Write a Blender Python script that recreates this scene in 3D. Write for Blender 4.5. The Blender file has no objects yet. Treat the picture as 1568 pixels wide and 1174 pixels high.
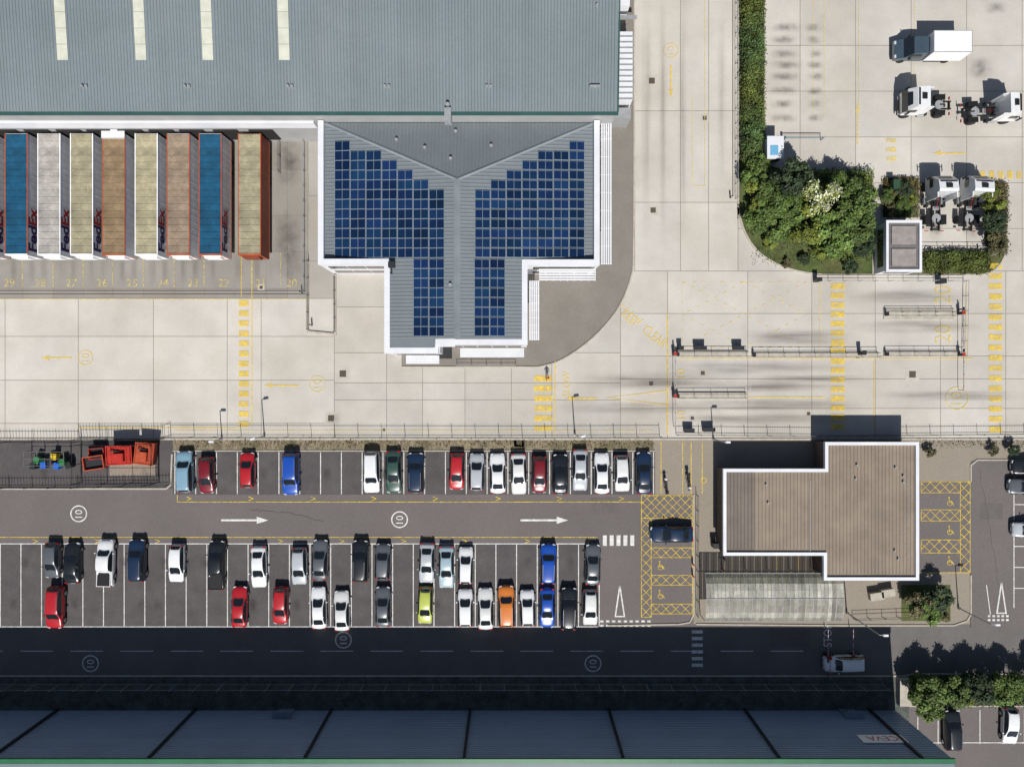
import bpy, bmesh, math, random
import numpy as np
from mathutils import Vector, Matrix
random.seed(7); rng=np.random.default_rng(11)
H=86.0; S=13.0
scene=bpy.context.scene
def W(px,py,h=0.0):
    k=(H-h)/H/S
    return ((px-784)*k,(587-py)*k)
def WP(pts,h=0.0): return [W(a,b,h) for a,b in pts]
# ---------------------------------------------------------------- materials
def nd(nt,t,**kw):
    n=nt.nodes.new(t)
    for k,v in kw.items(): setattr(n,k,v)
    return n
def M(name,col,rough=0.8,var=0.12,scale=0.6,fvar=0.06,fscale=12.0,metal=0.0,spec=0.3,attr=False,
      alpha=None,wear=0.0,stretch=None,coat=0.0,tint=None,tscale=0.08,tamt=0.5,rnd=0.0):
    m=bpy.data.materials.new(name); m.use_nodes=True; nt=m.node_tree; L=nt.links
    b=nt.nodes['Principled BSDF']; out=nt.nodes['Material Output']
    b.inputs['Roughness'].default_value=rough; b.inputs['Metallic'].default_value=metal
    b.inputs['Specular IOR Level'].default_value=spec
    b.inputs['Coat Weight'].default_value=coat
    tc=nd(nt,'ShaderNodeTexCoord'); src=tc.outputs['Object']
    if stretch:
        mp=nd(nt,'ShaderNodeMapping'); mp.inputs['Scale'].default_value=stretch
        L.new(src,mp.inputs['Vector']); src=mp.outputs['Vector']
    def noise(sc,lo,hi,det=3):
        n=nd(nt,'ShaderNodeTexNoise'); n.inputs['Scale'].default_value=sc; n.inputs['Detail'].default_value=det
        n.inputs['Roughness'].default_value=0.6
        L.new(src,n.inputs['Vector'])
        r=nd(nt,'ShaderNodeMapRange'); r.inputs[1].default_value=0.3; r.inputs[2].default_value=0.7
        r.inputs[3].default_value=lo; r.inputs[4].default_value=hi
        L.new(n.outputs['Fac'],r.inputs[0]); return r.outputs[0]
    rgb=nd(nt,'ShaderNodeRGB'); rgb.outputs[0].default_value=(*col,1); cur=rgb.outputs[0]
    if tint is not None:
        mx=nd(nt,'ShaderNodeMix',data_type='RGBA'); mx.inputs[7].default_value=(*tint,1)
        L.new(noise(tscale,0,tamt,4),mx.inputs[0]); L.new(cur,mx.inputs[6]); cur=mx.outputs[2]
    def mul(c,f):
        v=nd(nt,'ShaderNodeVectorMath',operation='SCALE'); L.new(c,v.inputs[0]); L.new(f,v.inputs['Scale']); return v.outputs[0]
    if var: cur=mul(cur,noise(scale,1-var,1+var))
    if fvar: cur=mul(cur,noise(fscale,1-fvar,1+fvar,2))
    if attr:
        a=nd(nt,'ShaderNodeAttribute'); a.attribute_name='Col'
        v=nd(nt,'ShaderNodeVectorMath',operation='MULTIPLY'); L.new(cur,v.inputs[0]); L.new(a.outputs['Color'],v.inputs[1]); cur=v.outputs[0]
    if rnd:
        oi=nd(nt,'ShaderNodeObjectInfo'); r=nd(nt,'ShaderNodeMapRange'); r.inputs[3].default_value=1-rnd; r.inputs[4].default_value=1+rnd
        L.new(oi.outputs['Random'],r.inputs[0]); cur=mul(cur,r.outputs[0])
    L.new(cur,b.inputs['Base Color'])
    if alpha is not None: b.inputs['Alpha'].default_value=alpha
    if wear:
        n=nd(nt,'ShaderNodeTexNoise'); n.inputs['Scale'].default_value=2.2; n.inputs['Detail'].default_value=5; n.inputs['Roughness'].default_value=0.8
        L.new(tc.outputs['Object'],n.inputs['Vector'])
        r=nd(nt,'ShaderNodeMapRange'); r.inputs[1].default_value=0.36; r.inputs[2].default_value=0.62
        r.inputs[3].default_value=0.97; r.inputs[4].default_value=1.0-wear
        L.new(n.outputs['Fac'],r.inputs[0]); L.new(r.outputs[0],b.inputs['Alpha'])
    return m
def stain_mat(name,col,amt,sx,sy,edge=0.5):
    m=bpy.data.materials.new(name); m.use_nodes=True; nt=m.node_tree; L=nt.links
    b=nt.nodes['Principled BSDF']; b.inputs['Base Color'].default_value=(*col,1); b.inputs['Roughness'].default_value=0.85
    tc=nd(nt,'ShaderNodeTexCoord'); mp=nd(nt,'ShaderNodeMapping'); mp.inputs['Scale'].default_value=(sx,sy,1)
    L.new(tc.outputs['Object'],mp.inputs['Vector'])
    n=nd(nt,'ShaderNodeTexNoise'); n.inputs['Scale'].default_value=1; n.inputs['Detail'].default_value=4; L.new(mp.outputs[0],n.inputs['Vector'])
    r=nd(nt,'ShaderNodeMapRange'); r.inputs[1].default_value=0.3; r.inputs[2].default_value=0.72; r.inputs[3].default_value=0.15; r.inputs[4].default_value=1
    L.new(n.outputs['Fac'],r.inputs[0])
    uv=nd(nt,'ShaderNodeSeparateXYZ'); L.new(tc.outputs['UV'],uv.inputs[0])
    cur=r.outputs[0]
    for ax in (0,1):
        a=nd(nt,'ShaderNodeMath',operation='PINGPONG'); a.inputs[1].default_value=0.5; L.new(uv.outputs[ax],a.inputs[0])
        s=nd(nt,'ShaderNodeMapRange',interpolation_type='SMOOTHSTEP'); s.inputs[2].default_value=edge; L.new(a.outputs[0],s.inputs[0])
        mm=nd(nt,'ShaderNodeMath',operation='MULTIPLY'); L.new(cur,mm.inputs[0]); L.new(s.outputs[0],mm.inputs[1]); cur=mm.outputs[0]
    mm=nd(nt,'ShaderNodeMath',operation='MULTIPLY'); L.new(cur,mm.inputs[0]); mm.inputs[1].default_value=amt
    L.new(mm.outputs[0],b.inputs['Alpha']); return m
# ---------------------------------------------------------------- mesh builder
class MB:
    def __init__(s): s.v=[];s.f=[];s.m=[];s.c=[];s.uv=[]
    def add(s,vs,fs,m=0,col=(1,1,1)):
        o=len(s.v); s.v+= [tuple(a) for a in vs]
        for f in fs: s.f.append([i+o for i in f]); s.m.append(m); s.c.append(col)
    def box(s,x0,x1,y0,y1,z0,z1,m=0,col=(1,1,1)):
        s.add([(x0,y0,z0),(x1,y0,z0),(x1,y1,z0),(x0,y1,z0),(x0,y0,z1),(x1,y0,z1),(x1,y1,z1),(x0,y1,z1)],
              [(3,2,1,0),(4,5,6,7),(0,1,5,4),(1,2,6,5),(2,3,7,6),(3,0,4,7)],m,col)
    def boxr(s,cx,cy,z0,z1,lx,ly,rot=0,m=0,taper=1.0):
        c,d=math.cos(rot),math.sin(rot); vs=[]
        for z,t in((z0,1),(z1,taper)):
            for a,b in((-1,-1),(1,-1),(1,1),(-1,1)):
                x=a*lx/2*t;y=b*ly/2*t; vs.append((cx+x*c-y*d,cy+x*d+y*c,z))
        s.add(vs,[(3,2,1,0),(4,5,6,7),(0,1,5,4),(1,2,6,5),(2,3,7,6),(3,0,4,7)],m)
    def sheet(s,poly,z,m=0,col=(1,1,1)):
        a=sum(poly[i][0]*poly[(i+1)%len(poly)][1]-poly[(i+1)%len(poly)][0]*poly[i][1] for i in range(len(poly)))
        if a<0: poly=poly[::-1]
        s.add([(x,y,z) for x,y in poly],[tuple(range(len(poly)))],m,col)
    def prism(s,poly,z0,z1,m=0,mtop=None):
        a=sum(poly[i][0]*poly[(i+1)%len(poly)][1]-poly[(i+1)%len(poly)][0]*poly[i][1] for i in range(len(poly)))
        if a<0: poly=poly[::-1]
        n=len(poly); vs=[(x,y,z0) for x,y in poly]+[(x,y,z1) for x,y in poly]
        s.add(vs,[(i,(i+1)%n,(i+1)%n+n,i+n) for i in range(n)],m)
        s.add([(x,y,z1) for x,y in poly],[tuple(range(n))],m if mtop is None else mtop)
    def tube(s,p0,p1,r0,r1=None,n=8,m=0):
        r1=r0 if r1 is None else r1
        p0=Vector(p0);p1=Vector(p1);d=(p1-p0).normalized()
        u=d.cross(Vector((0,0,1)));
        if u.length<1e-3:u=Vector((1,0,0))
        u.normalize(); w=d.cross(u); vs=[]
        for p,r in((p0,r0),(p1,r1)):
            for i in range(n):
                a=2*math.pi*i/n; vs.append(p+u*math.cos(a)*r+w*math.sin(a)*r)
        s.add(vs,[(i,(i+1)%n,(i+1)%n+n,i+n) for i in range(n)]+[tuple(range(n))[::-1],tuple(range(n,2*n))],m)
    def ribbon(s,pts,w,z0,z1,m=0,closed=False):
        P=[Vector((a,b)) for a,b in pts]; n=len(P); Lp=[];Rp=[]
        for i in range(n):
            if closed: a,b=P[i-1],P[(i+1)%n]
            else: a=P[i-1] if i>0 else None; b=P[i+1] if i<n-1 else None
            d1=(P[i]-a).normalized() if a is not None else None
            d2=(b-P[i]).normalized() if b is not None else None
            if d1 is None:d1=d2
            if d2 is None:d2=d1
            n1=Vector((-d1.y,d1.x));n2=Vector((-d2.y,d2.x)); q=n1+n2
            if q.length<1e-6:q=n1
            q.normalize(); k=max(0.35,q.dot(n1)); o=q*(w/2/k); Lp.append(P[i]+o);Rp.append(P[i]-o)
        rng_=range(n if closed else n-1)
        if abs(z1-z0)<1e-6:
            vs=[(p.x,p.y,z0) for p in Lp]+[(p.x,p.y,z0) for p in Rp]
            s.add(vs,[(i,i+n,(i+1)%n+n,(i+1)%n) for i in rng_],m)
        else:
            vs=[(p.x,p.y,z1) for p in Lp]+[(p.x,p.y,z1) for p in Rp]+[(p.x,p.y,z0) for p in Lp]+[(p.x,p.y,z0) for p in Rp]
            fs=[]
            for i in rng_:
                j=(i+1)%n
                fs+=[(i,i+n,j+n,j),(i,j,j+2*n,i+2*n),(i+n,i+3*n,j+3*n,j+n)]
            if not closed: fs+=[(0,2*n,3*n,n),(n-1,2*n-1,4*n-1,3*n-1)]
            s.add(vs,fs,m)
    def obj(s,name,mats,parent=None,smooth=False,loc=None):
        me=bpy.data.meshes.new(name); me.from_pydata(s.v,[],s.f)
        for mt in mats: me.materials.append(mt)
        me.polygons.foreach_set('material_index',s.m)
        ca=me.color_attributes.new('Col','FLOAT_COLOR','CORNER')
        arr=np.ones((len(me.loops),4),dtype=np.float32); k=0
        for f,c in zip(s.f,s.c):
            arr[k:k+len(f),:3]=c; k+=len(f)
        ca.data.foreach_set('color',arr.ravel())
        if s.uv:
            ul=me.uv_layers.new(name='UVMap'); ul.data.foreach_set('uv',np.array(s.uv,dtype=np.float32).ravel())
        me.update()
        o=bpy.data.objects.new(name,me); scene.collection.objects.link(o)
        if parent: o.parent=parent
        if loc: o.location=loc
        return o
def empty(name):
    o=bpy.data.objects.new(name,None); scene.collection.objects.link(o); return o
def smoothline(P,n=6):
    out=[]
    for i in range(len(P)-1):
        p0=P[max(i-1,0)];p1=P[i];p2=P[i+1];p3=P[min(i+2,len(P)-1)]
        for k in range(n):
            t=k/n
            out.append(tuple(0.5*((2*p1[j])+(-p0[j]+p2[j])*t+(2*p0[j]-5*p1[j]+4*p2[j]-p3[j])*t*t+(-p0[j]+3*p1[j]-3*p2[j]+p3[j])*t**3) for j in(0,1)))
    out.append(P[-1]); return out
_tc={}
def textmesh(t,off=0.0):
    if (t,off) in _tc: return _tc[(t,off)]
    cu=bpy.data.curves.new('t','FONT'); cu.body=t; cu.align_x='CENTER'; cu.align_y='CENTER'; cu.resolution_u=3; cu.offset=off
    o=bpy.data.objects.new('t',cu); scene.collection.objects.link(o)
    dg=bpy.context.evaluated_depsgraph_get(); dg.update()
    me=o.evaluated_get(dg).to_mesh()
    v=[(a.co.x,a.co.y) for a in me.vertices]; f=[tuple(p.vertices) for p in me.polygons]
    o.evaluated_get(dg).to_mesh_clear(); bpy.data.objects.remove(o); bpy.data.curves.remove(cu)
    xs=[a for a,b in v];ys=[b for a,b in v]
    cx=(min(xs)+max(xs))/2;cy=(min(ys)+max(ys))/2;w=max(xs)-min(xs);h=max(ys)-min(ys)
    v=[((a-cx)/h,(b-cy)/h) for a,b in v]
    _tc[(t,off)]=(v,f,w/h); return _tc[(t,off)]
# ---------------------------------------------------------------- materials list
concrete=M('concrete',(0.545,0.515,0.467),0.9,0.07,0.25,0.05,6,attr=True,tint=(0.44,0.405,0.35),tscale=0.09,tamt=0.85)
joint=M('concrete_joint',(0.23,0.205,0.165),0.9)
asph_lane=M('asphalt_lane',(0.152,0.134,0.129),0.9,0.08,0.3,0.14,9,tint=(0.122,0.11,0.107),tscale=0.15,tamt=0.8)
asph_bay=M('asphalt_bay',(0.098,0.089,0.088),0.9,0.13,0.5,0.16,9,tint=(0.07,0.064,0.066),tscale=0.3,tamt=0.7)
asph_patch=M('asphalt_repair',(0.125,0.112,0.108),0.9,0.08,0.5,0.16,9)
asph_path=M('asphalt_path',(0.21,0.19,0.165),0.9,0.08,0.4,0.12,10)
asph_road=M('asphalt_road',(0.135,0.127,0.122),0.9,0.10,0.3,0.12,10)
pave=M('paving',(0.30,0.262,0.21),0.9,0.15,0.4,0.12,8,tint=(0.20,0.172,0.14),tscale=0.4,tamt=0.7)
kerbm=M('kerb_concrete',(0.42,0.385,0.325),0.9,0.15,1.5)
gravel=M('gravel',(0.24,0.195,0.14),0.95,0.35,0.9,0.35,8,tint=(0.13,0.12,0.06),tscale=0.5,tamt=0.8)
grassm=M('grass',(0.07,0.10,0.028),0.95,0.3,0.5,0.35,9,tint=(0.12,0.1,0.05),tscale=0.3,tamt=0.6)
verge=M('verge_planting',(0.09,0.10,0.09),0.95,0.35,0.8,0.35,9)
white_p=M('white_paint',(0.78,0.77,0.74),0.7,0.08,1,wear=0.4)
yellow_p=M('yellow_paint',(0.78,0.56,0.075),0.7,0.12,1,wear=0.72)
yellow_f=M('faded_yellow_paint',(0.74,0.585,0.18),0.7,0.1,1,wear=0.95)
white_clad=M('white_cladding',(0.68,0.69,0.72),0.45,0.06,0.5,spec=0.5)
roofg=M('roof_sheet_grey',(0.198,0.232,0.248),0.5,0.06,0.15,0.04,3,attr=True,spec=0.4,tint=(0.165,0.204,0.218),tscale=0.12,tamt=0.7)
roofo=M('office_roof_sheet',(0.165,0.19,0.205),0.5,0.05,0.3,0.04,3,attr=True,spec=0.4)
skylight=M('skylight_sheet',(0.56,0.56,0.47),0.4,0.12,0.8)
gutter_g=M('green_gutter',(0.035,0.09,0.08),0.5)
wall_g=M('wall_cladding_grey',(0.33,0.33,0.33),0.6,0.08,0.5)
wall_b=M('wall_cladding_blue',(0.25,0.32,0.42),0.45,0.08,0.2,spec=0.5,attr=True)
darkm=M('dark_metal',(0.025,0.027,0.03),0.5,0.1,2)
greym=M('galvanised_metal',(0.34,0.35,0.36),0.5,0.1,2,metal=0.2)
fencem=M('weathered_fence_steel',(0.15,0.15,0.145),0.6,0.2,2)
glass=M('dark_glass',(0.012,0.016,0.02),0.06,0,1,0,spec=0.8)
rubber=M('rubber',(0.02,0.02,0.02),0.8,0.1,3)
brown_r=M('brown_roof_sheet',(0.27,0.218,0.168),0.7,0.10,0.4,0.05,4,attr=True,tint=(0.20,0.162,0.128),tscale=0.25,tamt=0.8)
redm=M('red_paint',(0.42,0.03,0.02),0.5,0.25,1.5,.15,6)
orangem=M('orange_paint',(0.40,0.07,0.03),0.5,0.25,1.5,.15,6)
bluem=M('blue_plastic',(0.02,0.12,0.5),0.5)
greenm=M('green_plastic',(0.03,0.2,0.06),0.5)
bark=M('bark',(0.10,0.075,0.05),0.95,0.2,4)
solar=M('solar_cell',(0.007,0.023,0.072),0.16,0.2,0.3,0.0,spec=0.45,attr=True)
solar_f=M('solar_frame',(0.22,0.27,0.32),0.4)
tar=M('bitumen_sealant',(0.06,0.055,0.052),0.7)
# ---------------------------------------------------------------- ground
g=MB(); g.sheet([(-1500,-1500),(1500,-1500),(1500,1500),(-1500,1500)],0.0); g.obj('ground',[grassm])
b=MB(); b.sheet(WP([(-900,-700),(2300,-700),(2300,672),(-900,672)]),0.01); b.obj('yard_subbase',[joint])
def slabs(mb,xs,ys,tone=1.0,vary=0.05,z=0.02,gap=0.07):
    for i in range(len(xs)-1):
        for j in range(len(ys)-1):
            x0,y1=W(xs[i],ys[j]); x1,y0=W(xs[i+1],ys[j+1]); t=tone*(1+random.uniform(-vary,vary)); q=random.uniform(-.012,.012)
            h_=gap/2
            mb.sheet([(x0+h_,y0+h_),(x1-h_,y0+h_),(x1-h_,y1-h_),(x0+h_,y1-h_)],z,0,(t*(1+q),t,t*(1-q)))
s=MB()
slabs(s,[-900,-560,-445,-330,-218,-105,8,120,235,348,400,512],[457,515,582,648,672],1.04,.035)
slabs(s,[512,592,647,712,783,845,950],[400,470,540,586,612,672],0.91)
slabs(s,[950,972,1042,1085,1130],[-700,-560,-420,-280,-140,-10,170,310,415],1.02,0.035)
slabs(s,[950,1022,1145,1243,1340,1440,1540,1640,1740,1840,2300],[415,480,545,580,625,672],0.97,0.055)
slabs(s,[1130,1225,1310,1395,1480,1565,1650,1735,2300],[-700,-560,-420,-300,-200,-80,0,70,140,210,280,350,415],0.98,0.055)
slabs(s,[-900,-200,-105,-30,35,82,128,173,220,267,313,360,408,440,472],[150,260,330,385,442,457],0.54,0.06)
slabs(s,[472,512],[150,300,400,457],0.70,0.05)
s.obj('concrete_yard',[concrete])
a=MB(); a.sheet(WP([(-900,672),(265,672),(265,748),(-900,748)]),0.03,0); a.obj('service_strip_pavement',[asph_bay])
a=MB(); a.sheet(WP([(265,672),(1000,672),(1000,690),(265,690)]),0.03,0); a.obj('gravel_verge',[gravel])
a=MB(); a.sheet(WP([(-900,748),(265,748),(265,757),(1062,757),(1062,955),(918,955),(918,831),(-900,831)]),0.03,0); a.obj('car_park_lane',[asph_lane])
a=MB(); a.sheet(WP([(265,690),(1003,690),(1003,757),(265,757)]),0.034,0); a.sheet(WP([(-900,831),(918,831),(918,960),(-900,960)]),0.034,0)
a.obj('parking_bays',[asph_bay])
a=MB(); a.sheet(WP([(1000,672),(2300,672),(2300,757),(1485,757),(1485,955),(1062,955),(1062,757),(1003,757)]),0.03,0); a.obj('pavement',[pave])
a=MB(); a.sheet(WP([(1408,737),(1486,737),(1486,706),(1500,702),(2300,702),(2300,960),(1486,960),(1486,876),(1408,876)]),0.045,0); a.obj('side_car_park',[asph_lane])
a=MB(); a.sheet(WP([(-900,960),(918,960),(918,955),(1485,955),(1485,960),(2300,960),(2300,1032),(-900,1032)]),0.03,0); a.obj('access_road',[asph_road])
a=MB(); a.sheet(WP([(-900,1032),(1392,1032),(1392,1300),(-900,1300)]),0.03,0); a.obj('planting_strip',[verge])
a=MB(); a.sheet(WP([(1392,1080),(2300,1080),(2300,1500),(1392,1500)]),0.03,0); a.obj('lower_car_park',[asph_lane])
curve=smoothline([(971,-200),(971,180),(970,380),(966,425),(945,475),(905,520),(860,551),(825,562)],6)
poly=curve+[(615,562),(615,400),(700,300),(900,180),(925,-200)]
a=MB(); a.sheet(WP(poly),0.032,0); a.obj('footpath',[asph_path])
a=MB()
for (x0,y0,x1,y1) in((905,762,950,786),(1180,962,1240,990),(1500,770,1535,795)):
    a.sheet(WP([(x0,y0),(x1,y0),(x1,y1),(x0,y1)]),0.048,0)
a.obj('asphalt_patch',[asph_patch])
a=MB(); rc=random.Random(3)
for (x0,y0,x1,y1) in((385,780,450,786),(450,786,495,798),(30,900,30,950),(1500,720,1530,900)):
    n=14; P=[]
    for i in range(n+1):
        t=i/n; P.append((x0+(x1-x0)*t+rc.uniform(-1.5,1.5),y0+(y1-y0)*t+rc.uniform(-1.5,1.5)))
    a.ribbon(WP(P),0.035,0.052,0.052)
a.obj('sealed_cracks',[tar])
k=MB(); k.ribbon(WP(curve+[(615,562)]),0.18,0.0,0.14)
gard=smoothline([(1130,-300),(1130,280),(1131,320),(1140,355),(1160,385),(1190,405),(1225,416),(1260,421)],6)+[(1500,421)]+smoothline([(1500,421),(1520,415),(1534,400),(1541,380)],4)+[(1541,300),(1530,278),(1508,272)]
k.ribbon(WP(gard),0.2,0.0,0.14)
k.ribbon(WP([(1170,-300),(1170,250),(1204,262),(1336,268),(1336,420)]),0.15,0.0,0.145)
k.ribbon(WP([(1350,272),(1406,272),(1406,334),(1350,334)]),0.15,0,0.14,closed=True)
k.ribbon(WP([(265,690),(1003,690)]),0.13,0,0.12)
k.ribbon(WP([(-900,748),(255,748),(262,742),(264,695)]),0.18,0,0.14)
k.ribbon(WP([(1062,757),(1062,940),(1056,952),(1040,955),(930,957)]),0.15,0,0.13)
k.ribbon(WP([(1066,955),(1300,957),(1460,957),(1480,950),(1486,940),(1486,880)]),0.15,0,0.13)
k.ribbon(WP([(1486,737),(1486,712),(1496,704),(2300,702)]),0.15,0,0.13)
k.ribbon(WP([(-900,1034),(1385,1034),(1400,1031),(2300,1031)]),0.16,0,0.13)
k.ribbon(WP([(-900,672),(120,672),(2300,672)]),0.22,0,0.12)
k.ribbon(WP([(1392,1040),(1392,1080),(2300,1080)]),0.15,0,0.13)
k.ribbon(WP([(472,400),(472,508),(514,512),(514,420)]),0.25,0,0.2)
k.obj('kerb',[kerbm])
a=MB(); a.sheet(WP(gard[:-3]+[(1541,380),(1515,395),(1500,385),(1412,385),(1412,418),(1336,418),(1336,268),(1204,262),(1170,250),(1170,-300)]),0.05)
a.sheet(WP([(1350,272),(1406,272),(1406,334),(1350,334)]),0.051); a.sheet(WP([(1508,272),(1530,278),(1541,300),(1541,378),(1508,378)]),0.054)
a.sheet(WP([(1392,1031),(2300,1031),(2300,1080),(1392,1080)]),0.05)
a.sheet(WP([(1380,895),(1455,895),(1455,950),(1380,950)]),0.05)
a.obj('garden_bed',[grassm])
# ---------------------------------------------------------------- markings
mk=MB(); kz=[0]
def Z():
    kz[0]+=1; return 0.058+0.0015*(kz[0]%12)
def line(pts,w,m): z=Z(); mk.ribbon(WP(pts),w,z,z,m)
def rect(x0,y0,x1,y1,m): mk.sheet(WP([(x0,y0),(x1,y0),(x1,y1),(x0,y1)]),Z(),m)
def ring(px,py,r,w,m):
    line([(px+r*math.cos(t*math.pi/16),py+r*math.sin(t*math.pi/16)) for t in range(33)],w,m)
def text(t,px,py,hpx,rot,m,sx=1.0):
    v,f,_=textmesh(t); cx,cy=W(px,py); c,d=math.cos(rot),math.sin(rot); hh=hpx/S; z=Z()
    mk.add([(cx+(x*sx*c-y*d)*hh,cy+(x*sx*d+y*c)*hh,z) for x,y in v],f,m)
def arrow(x0,y0,x1,y1,w,hw,m):
    d=Vector((x1-x0,y1-y0)); L_=d.length; d/=L_; n=Vector((-d.y,d.x)); hl=hw*1.6
    P=[Vector((x0,y0))+n*w/2,Vector((x1,y1))-d*hl+n*w/2,Vector((x1,y1))-d*hl+n*hw/2,Vector((x1,y1)),Vector((x1,y1))-d*hl-n*hw/2,Vector((x1,y1))-d*hl-n*w/2,Vector((x0,y0))-n*w/2]
    mk.sheet(WP([tuple(p) for p in P]),Z(),m)
Wt,Ye,Fa=0,1,2
for i in range(-1,23):
    x=300+31.85*i; line([(x,692),(x,756)],0.10,Wt)
for i in range(-28,28):
    x=64.2+31.6*i; line([(x,833),(x,958)],0.10,Wt)
line([(-900,959),(916,959)],0.13,Wt); line([(-900,832),(916,832)],0.11,Wt)
line([(272,757),(272,768),(985,768)],0.09,Ye); line([(-900,822),(915,822)],0.09,Ye)
for x in (290,385,480,573,667,763,857,952): line([(x-4,760),(x+3,763),(x-4,766)],0.09,Ye)
for x in (55,150,242,335,430,524,618,712,808,900): line([(x-4,825),(x+3,828),(x-4,831)],0.09,Ye)
for (x,y) in ((121,786),(612,795),(526,979),(139,1015),(908,1015)):
    ring(x,y,12,0.14,Wt); text('10',x,y,11,math.pi/2,Wt)
arrow(339,796,411,796,3,11,Wt); arrow(797,796,870,796,3,11,Wt)
for (x,y,r) in ((131,548,11),(486,588,12),(1465,610,17),(1027,78,11)):
    ring(x,y,r,0.14,Fa); text('10',x,y,r*1.05,math.pi/2,Fa)
arrow(110,548,63,548,2.2,8,Ye);arrow(458,590,404,590,2.2,8,Ye);arrow(1027,100,1027,150,2.5,8,Ye);arrow(915,610,866,610,2.5,8,Ye)
arrow(1313,222,1313,158,2.5,8,Fa);arrow(1480,235,1428,235,2.5,8,Ye)
for i in range(-10,17):
    x=32+76.5*i
    if -900<x<1250: line([(x,996),(x+50,996)],0.1,Wt)
for i in range(5): rect(923+i*10.5,819,929+i*10.5,835,Wt)
for i in range(6): rect(1059,964+i*10.2,1076,969+i*10.2,Wt)
for i in range(9):
    rect(919+i*9,949,924+i*9,952,Wt); rect(919+i*9,955.5,924+i*9,958.5,Wt)
for tx,ty in((949,0),(1533,-5)): line([(tx,896+ty),(tx-7,943+ty),(tx+7,943+ty),(tx,896+ty)],0.16,Wt)
for i in range(5): rect(1512+i*7,941,1516+i*7,944,Wt); rect(1512+i*7,947,1516+i*7,950,Wt)
line([(1510,895),(1516,940)],0.1,Wt)
text('STOP',1267,972,13,math.pi/2,Wt,0.8)
def hatch(x0,y0,x1,y1,m,p=11):
    line([(x0,y0),(x1,y0)],0.08,m);line([(x0,y1),(x1,y1)],0.08,m);line([(x0,y0),(x0,y1)],0.08,m);line([(x1,y0),(x1,y1)],0.08,m)
    t=-(y1-y0); w=x1-x0;h=y1-y0
    while t<w:
        for sg in(0,1):
            a0=max(t,0);a1=min(t+h,w)
            if a1-a0>2:
                p0=(a0,a0-t);p1=(a1,a1-t)
                if sg:p0=(p0[0],h-p0[1]);p1=(p1[0],h-p1[1])
                line([(x0+p0[0],y0+p0[1]),(x0+p1[0],y0+p1[1])],0.075,m)
        t+=p
hatch(982,758,1060,793,Ye,13)
hatch(982,793,997,944,Ye,15)
for y in(838,880,924): hatch(997,y,1060,y+15,Ye,15)
line([(1060,793),(1060,944)],0.1,Ye)
def wheelchair(px,py,m):
    line([(px-2,py-5),(px-2,py+1),(px+3,py+1),(px+5,py+5)],0.10,m)
    ring(px-1,py+2,3.6,0.09,m); rect(px-3.5,py-8,px-1.2,py-5.6,m)
for y in(866,910): wheelchair(1012,y,Ye)
for y in(737,780,826): hatch(1410,y,1470,y+17 if y<820 else y+20,Ye,15)
hatch(1470,737,1485,876,Ye,15); line([(1410,876),(1485,876)],0.1,Ye)
for y in(768,812,859): wheelchair(1455,y,Ye)
y=403
while y<655: rect(1514,y,1534,y+9,Ye); y+=15.6
y=434
while y<655: rect(1272,y,1293,y+9,Ye); y+=14.3
for i in range(6): rect(818,575+i*15.2,846,584+i*15.2,Ye)
for i in range(13): rect(366,460+i*15.4,381,469+i*15.4,Ye)
for i in range(3): rect(1357,212+i*14,1372,219+i*14,Fa)
for i in range(5): rect(1500+i*14,262,1508+i*14,274,Ye)
line([(850,552),(850,665)],0.12,Ye); line([(386,195),(386,652)],0.11,Ye); line([(370,388),(370,455)],0.11,Ye)
line([(120,655),(365,655)],0.12,Ye);line([(265,659),(1000,659)],0.1,Fa);line([(-900,458),(470,458)],0.1,Fa)
for x in [-50,-8,35,82,128,173,220,267,313,430]: line([(x,386),(x,440)],0.1,Fa)
for t,x in zip(['29','28','27','26','25','24','23','22','21','20'],[15,63,110,157,203,250,296,343,398,447]): text(t,x,433,12,0,Fa)
line([(1079,-100),(1079,285)],0.09,Fa);line([(1060,150),(1060,285),(1079,285)],0.09,Fa)
line([(1022,480),(1022,665)],0.14,Ye);line([(1040,549),(1490,549)],0.09,Ye)
line([(1022,598),(930,609),(1022,620)],0.12,Ye);line([(1145,608),(1262,608)],0.12,Ye);line([(1338,552),(1338,655)],0.1,Ye)
line([(1255,420),(1255,540)],0.1,Fa);line([(1480,430),(1480,560)],0.09,Fa)
text('SLOW',867,588,11,math.pi/2,Ye,0.9);text('10',1043,572,12,math.pi/2,Ye);text('10',1043,635,12,math.pi/2,Ye)
text('KEEP',966,487,14,-0.66,Ye,0.7);text('CLEAR',1003,516,14,-0.66,Ye,0.7)
for i in range(9): line([(950+i*7.5,470+i*5.8),(956+i*7.5,466+i*5.8)],.1,Fa)
text('20',1443,452,26,math.pi/2,Fa,0.8);text('20',1443,512,26,math.pi/2,Fa,0.8)
for (x0,y0,x1,y1) in((1045,432,1235,532),(1235,432,1045,532),(1045,432,1235,432),(1045,532,1235,532),(1045,432,1045,532),(1140,432,1045,482),(1140,432,1235,482),(1045,482,1140,532),(1235,482,1140,532)):
    n=int(math.hypot(x1-x0,y1-y0)/14)
    for i in range(n):
        t=i/n; line([(x0+(x1-x0)*t,y0+(y1-y0)*t),(x0+(x1-x0)*(t+.4/n),y0+(y1-y0)*(t+.4/n))],0.1,Fa)
line([(1273,530),(1293,530),(1293,546),(1273,546),(1273,530)],0.18,Ye)
line([(1190,848),(1190,872)],0.1,Ye);line([(1222,848),(1222,872)],0.1,Ye)
for x in(1012,1045,1058,1075): line([(x,676),(x,755)],0.1,Ye)
ring(1077,735,4,0.1,Ye)
for x in (1245,1262,1315,1400): line([(x,-80),(x,180)],0.07,Fa)
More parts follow.
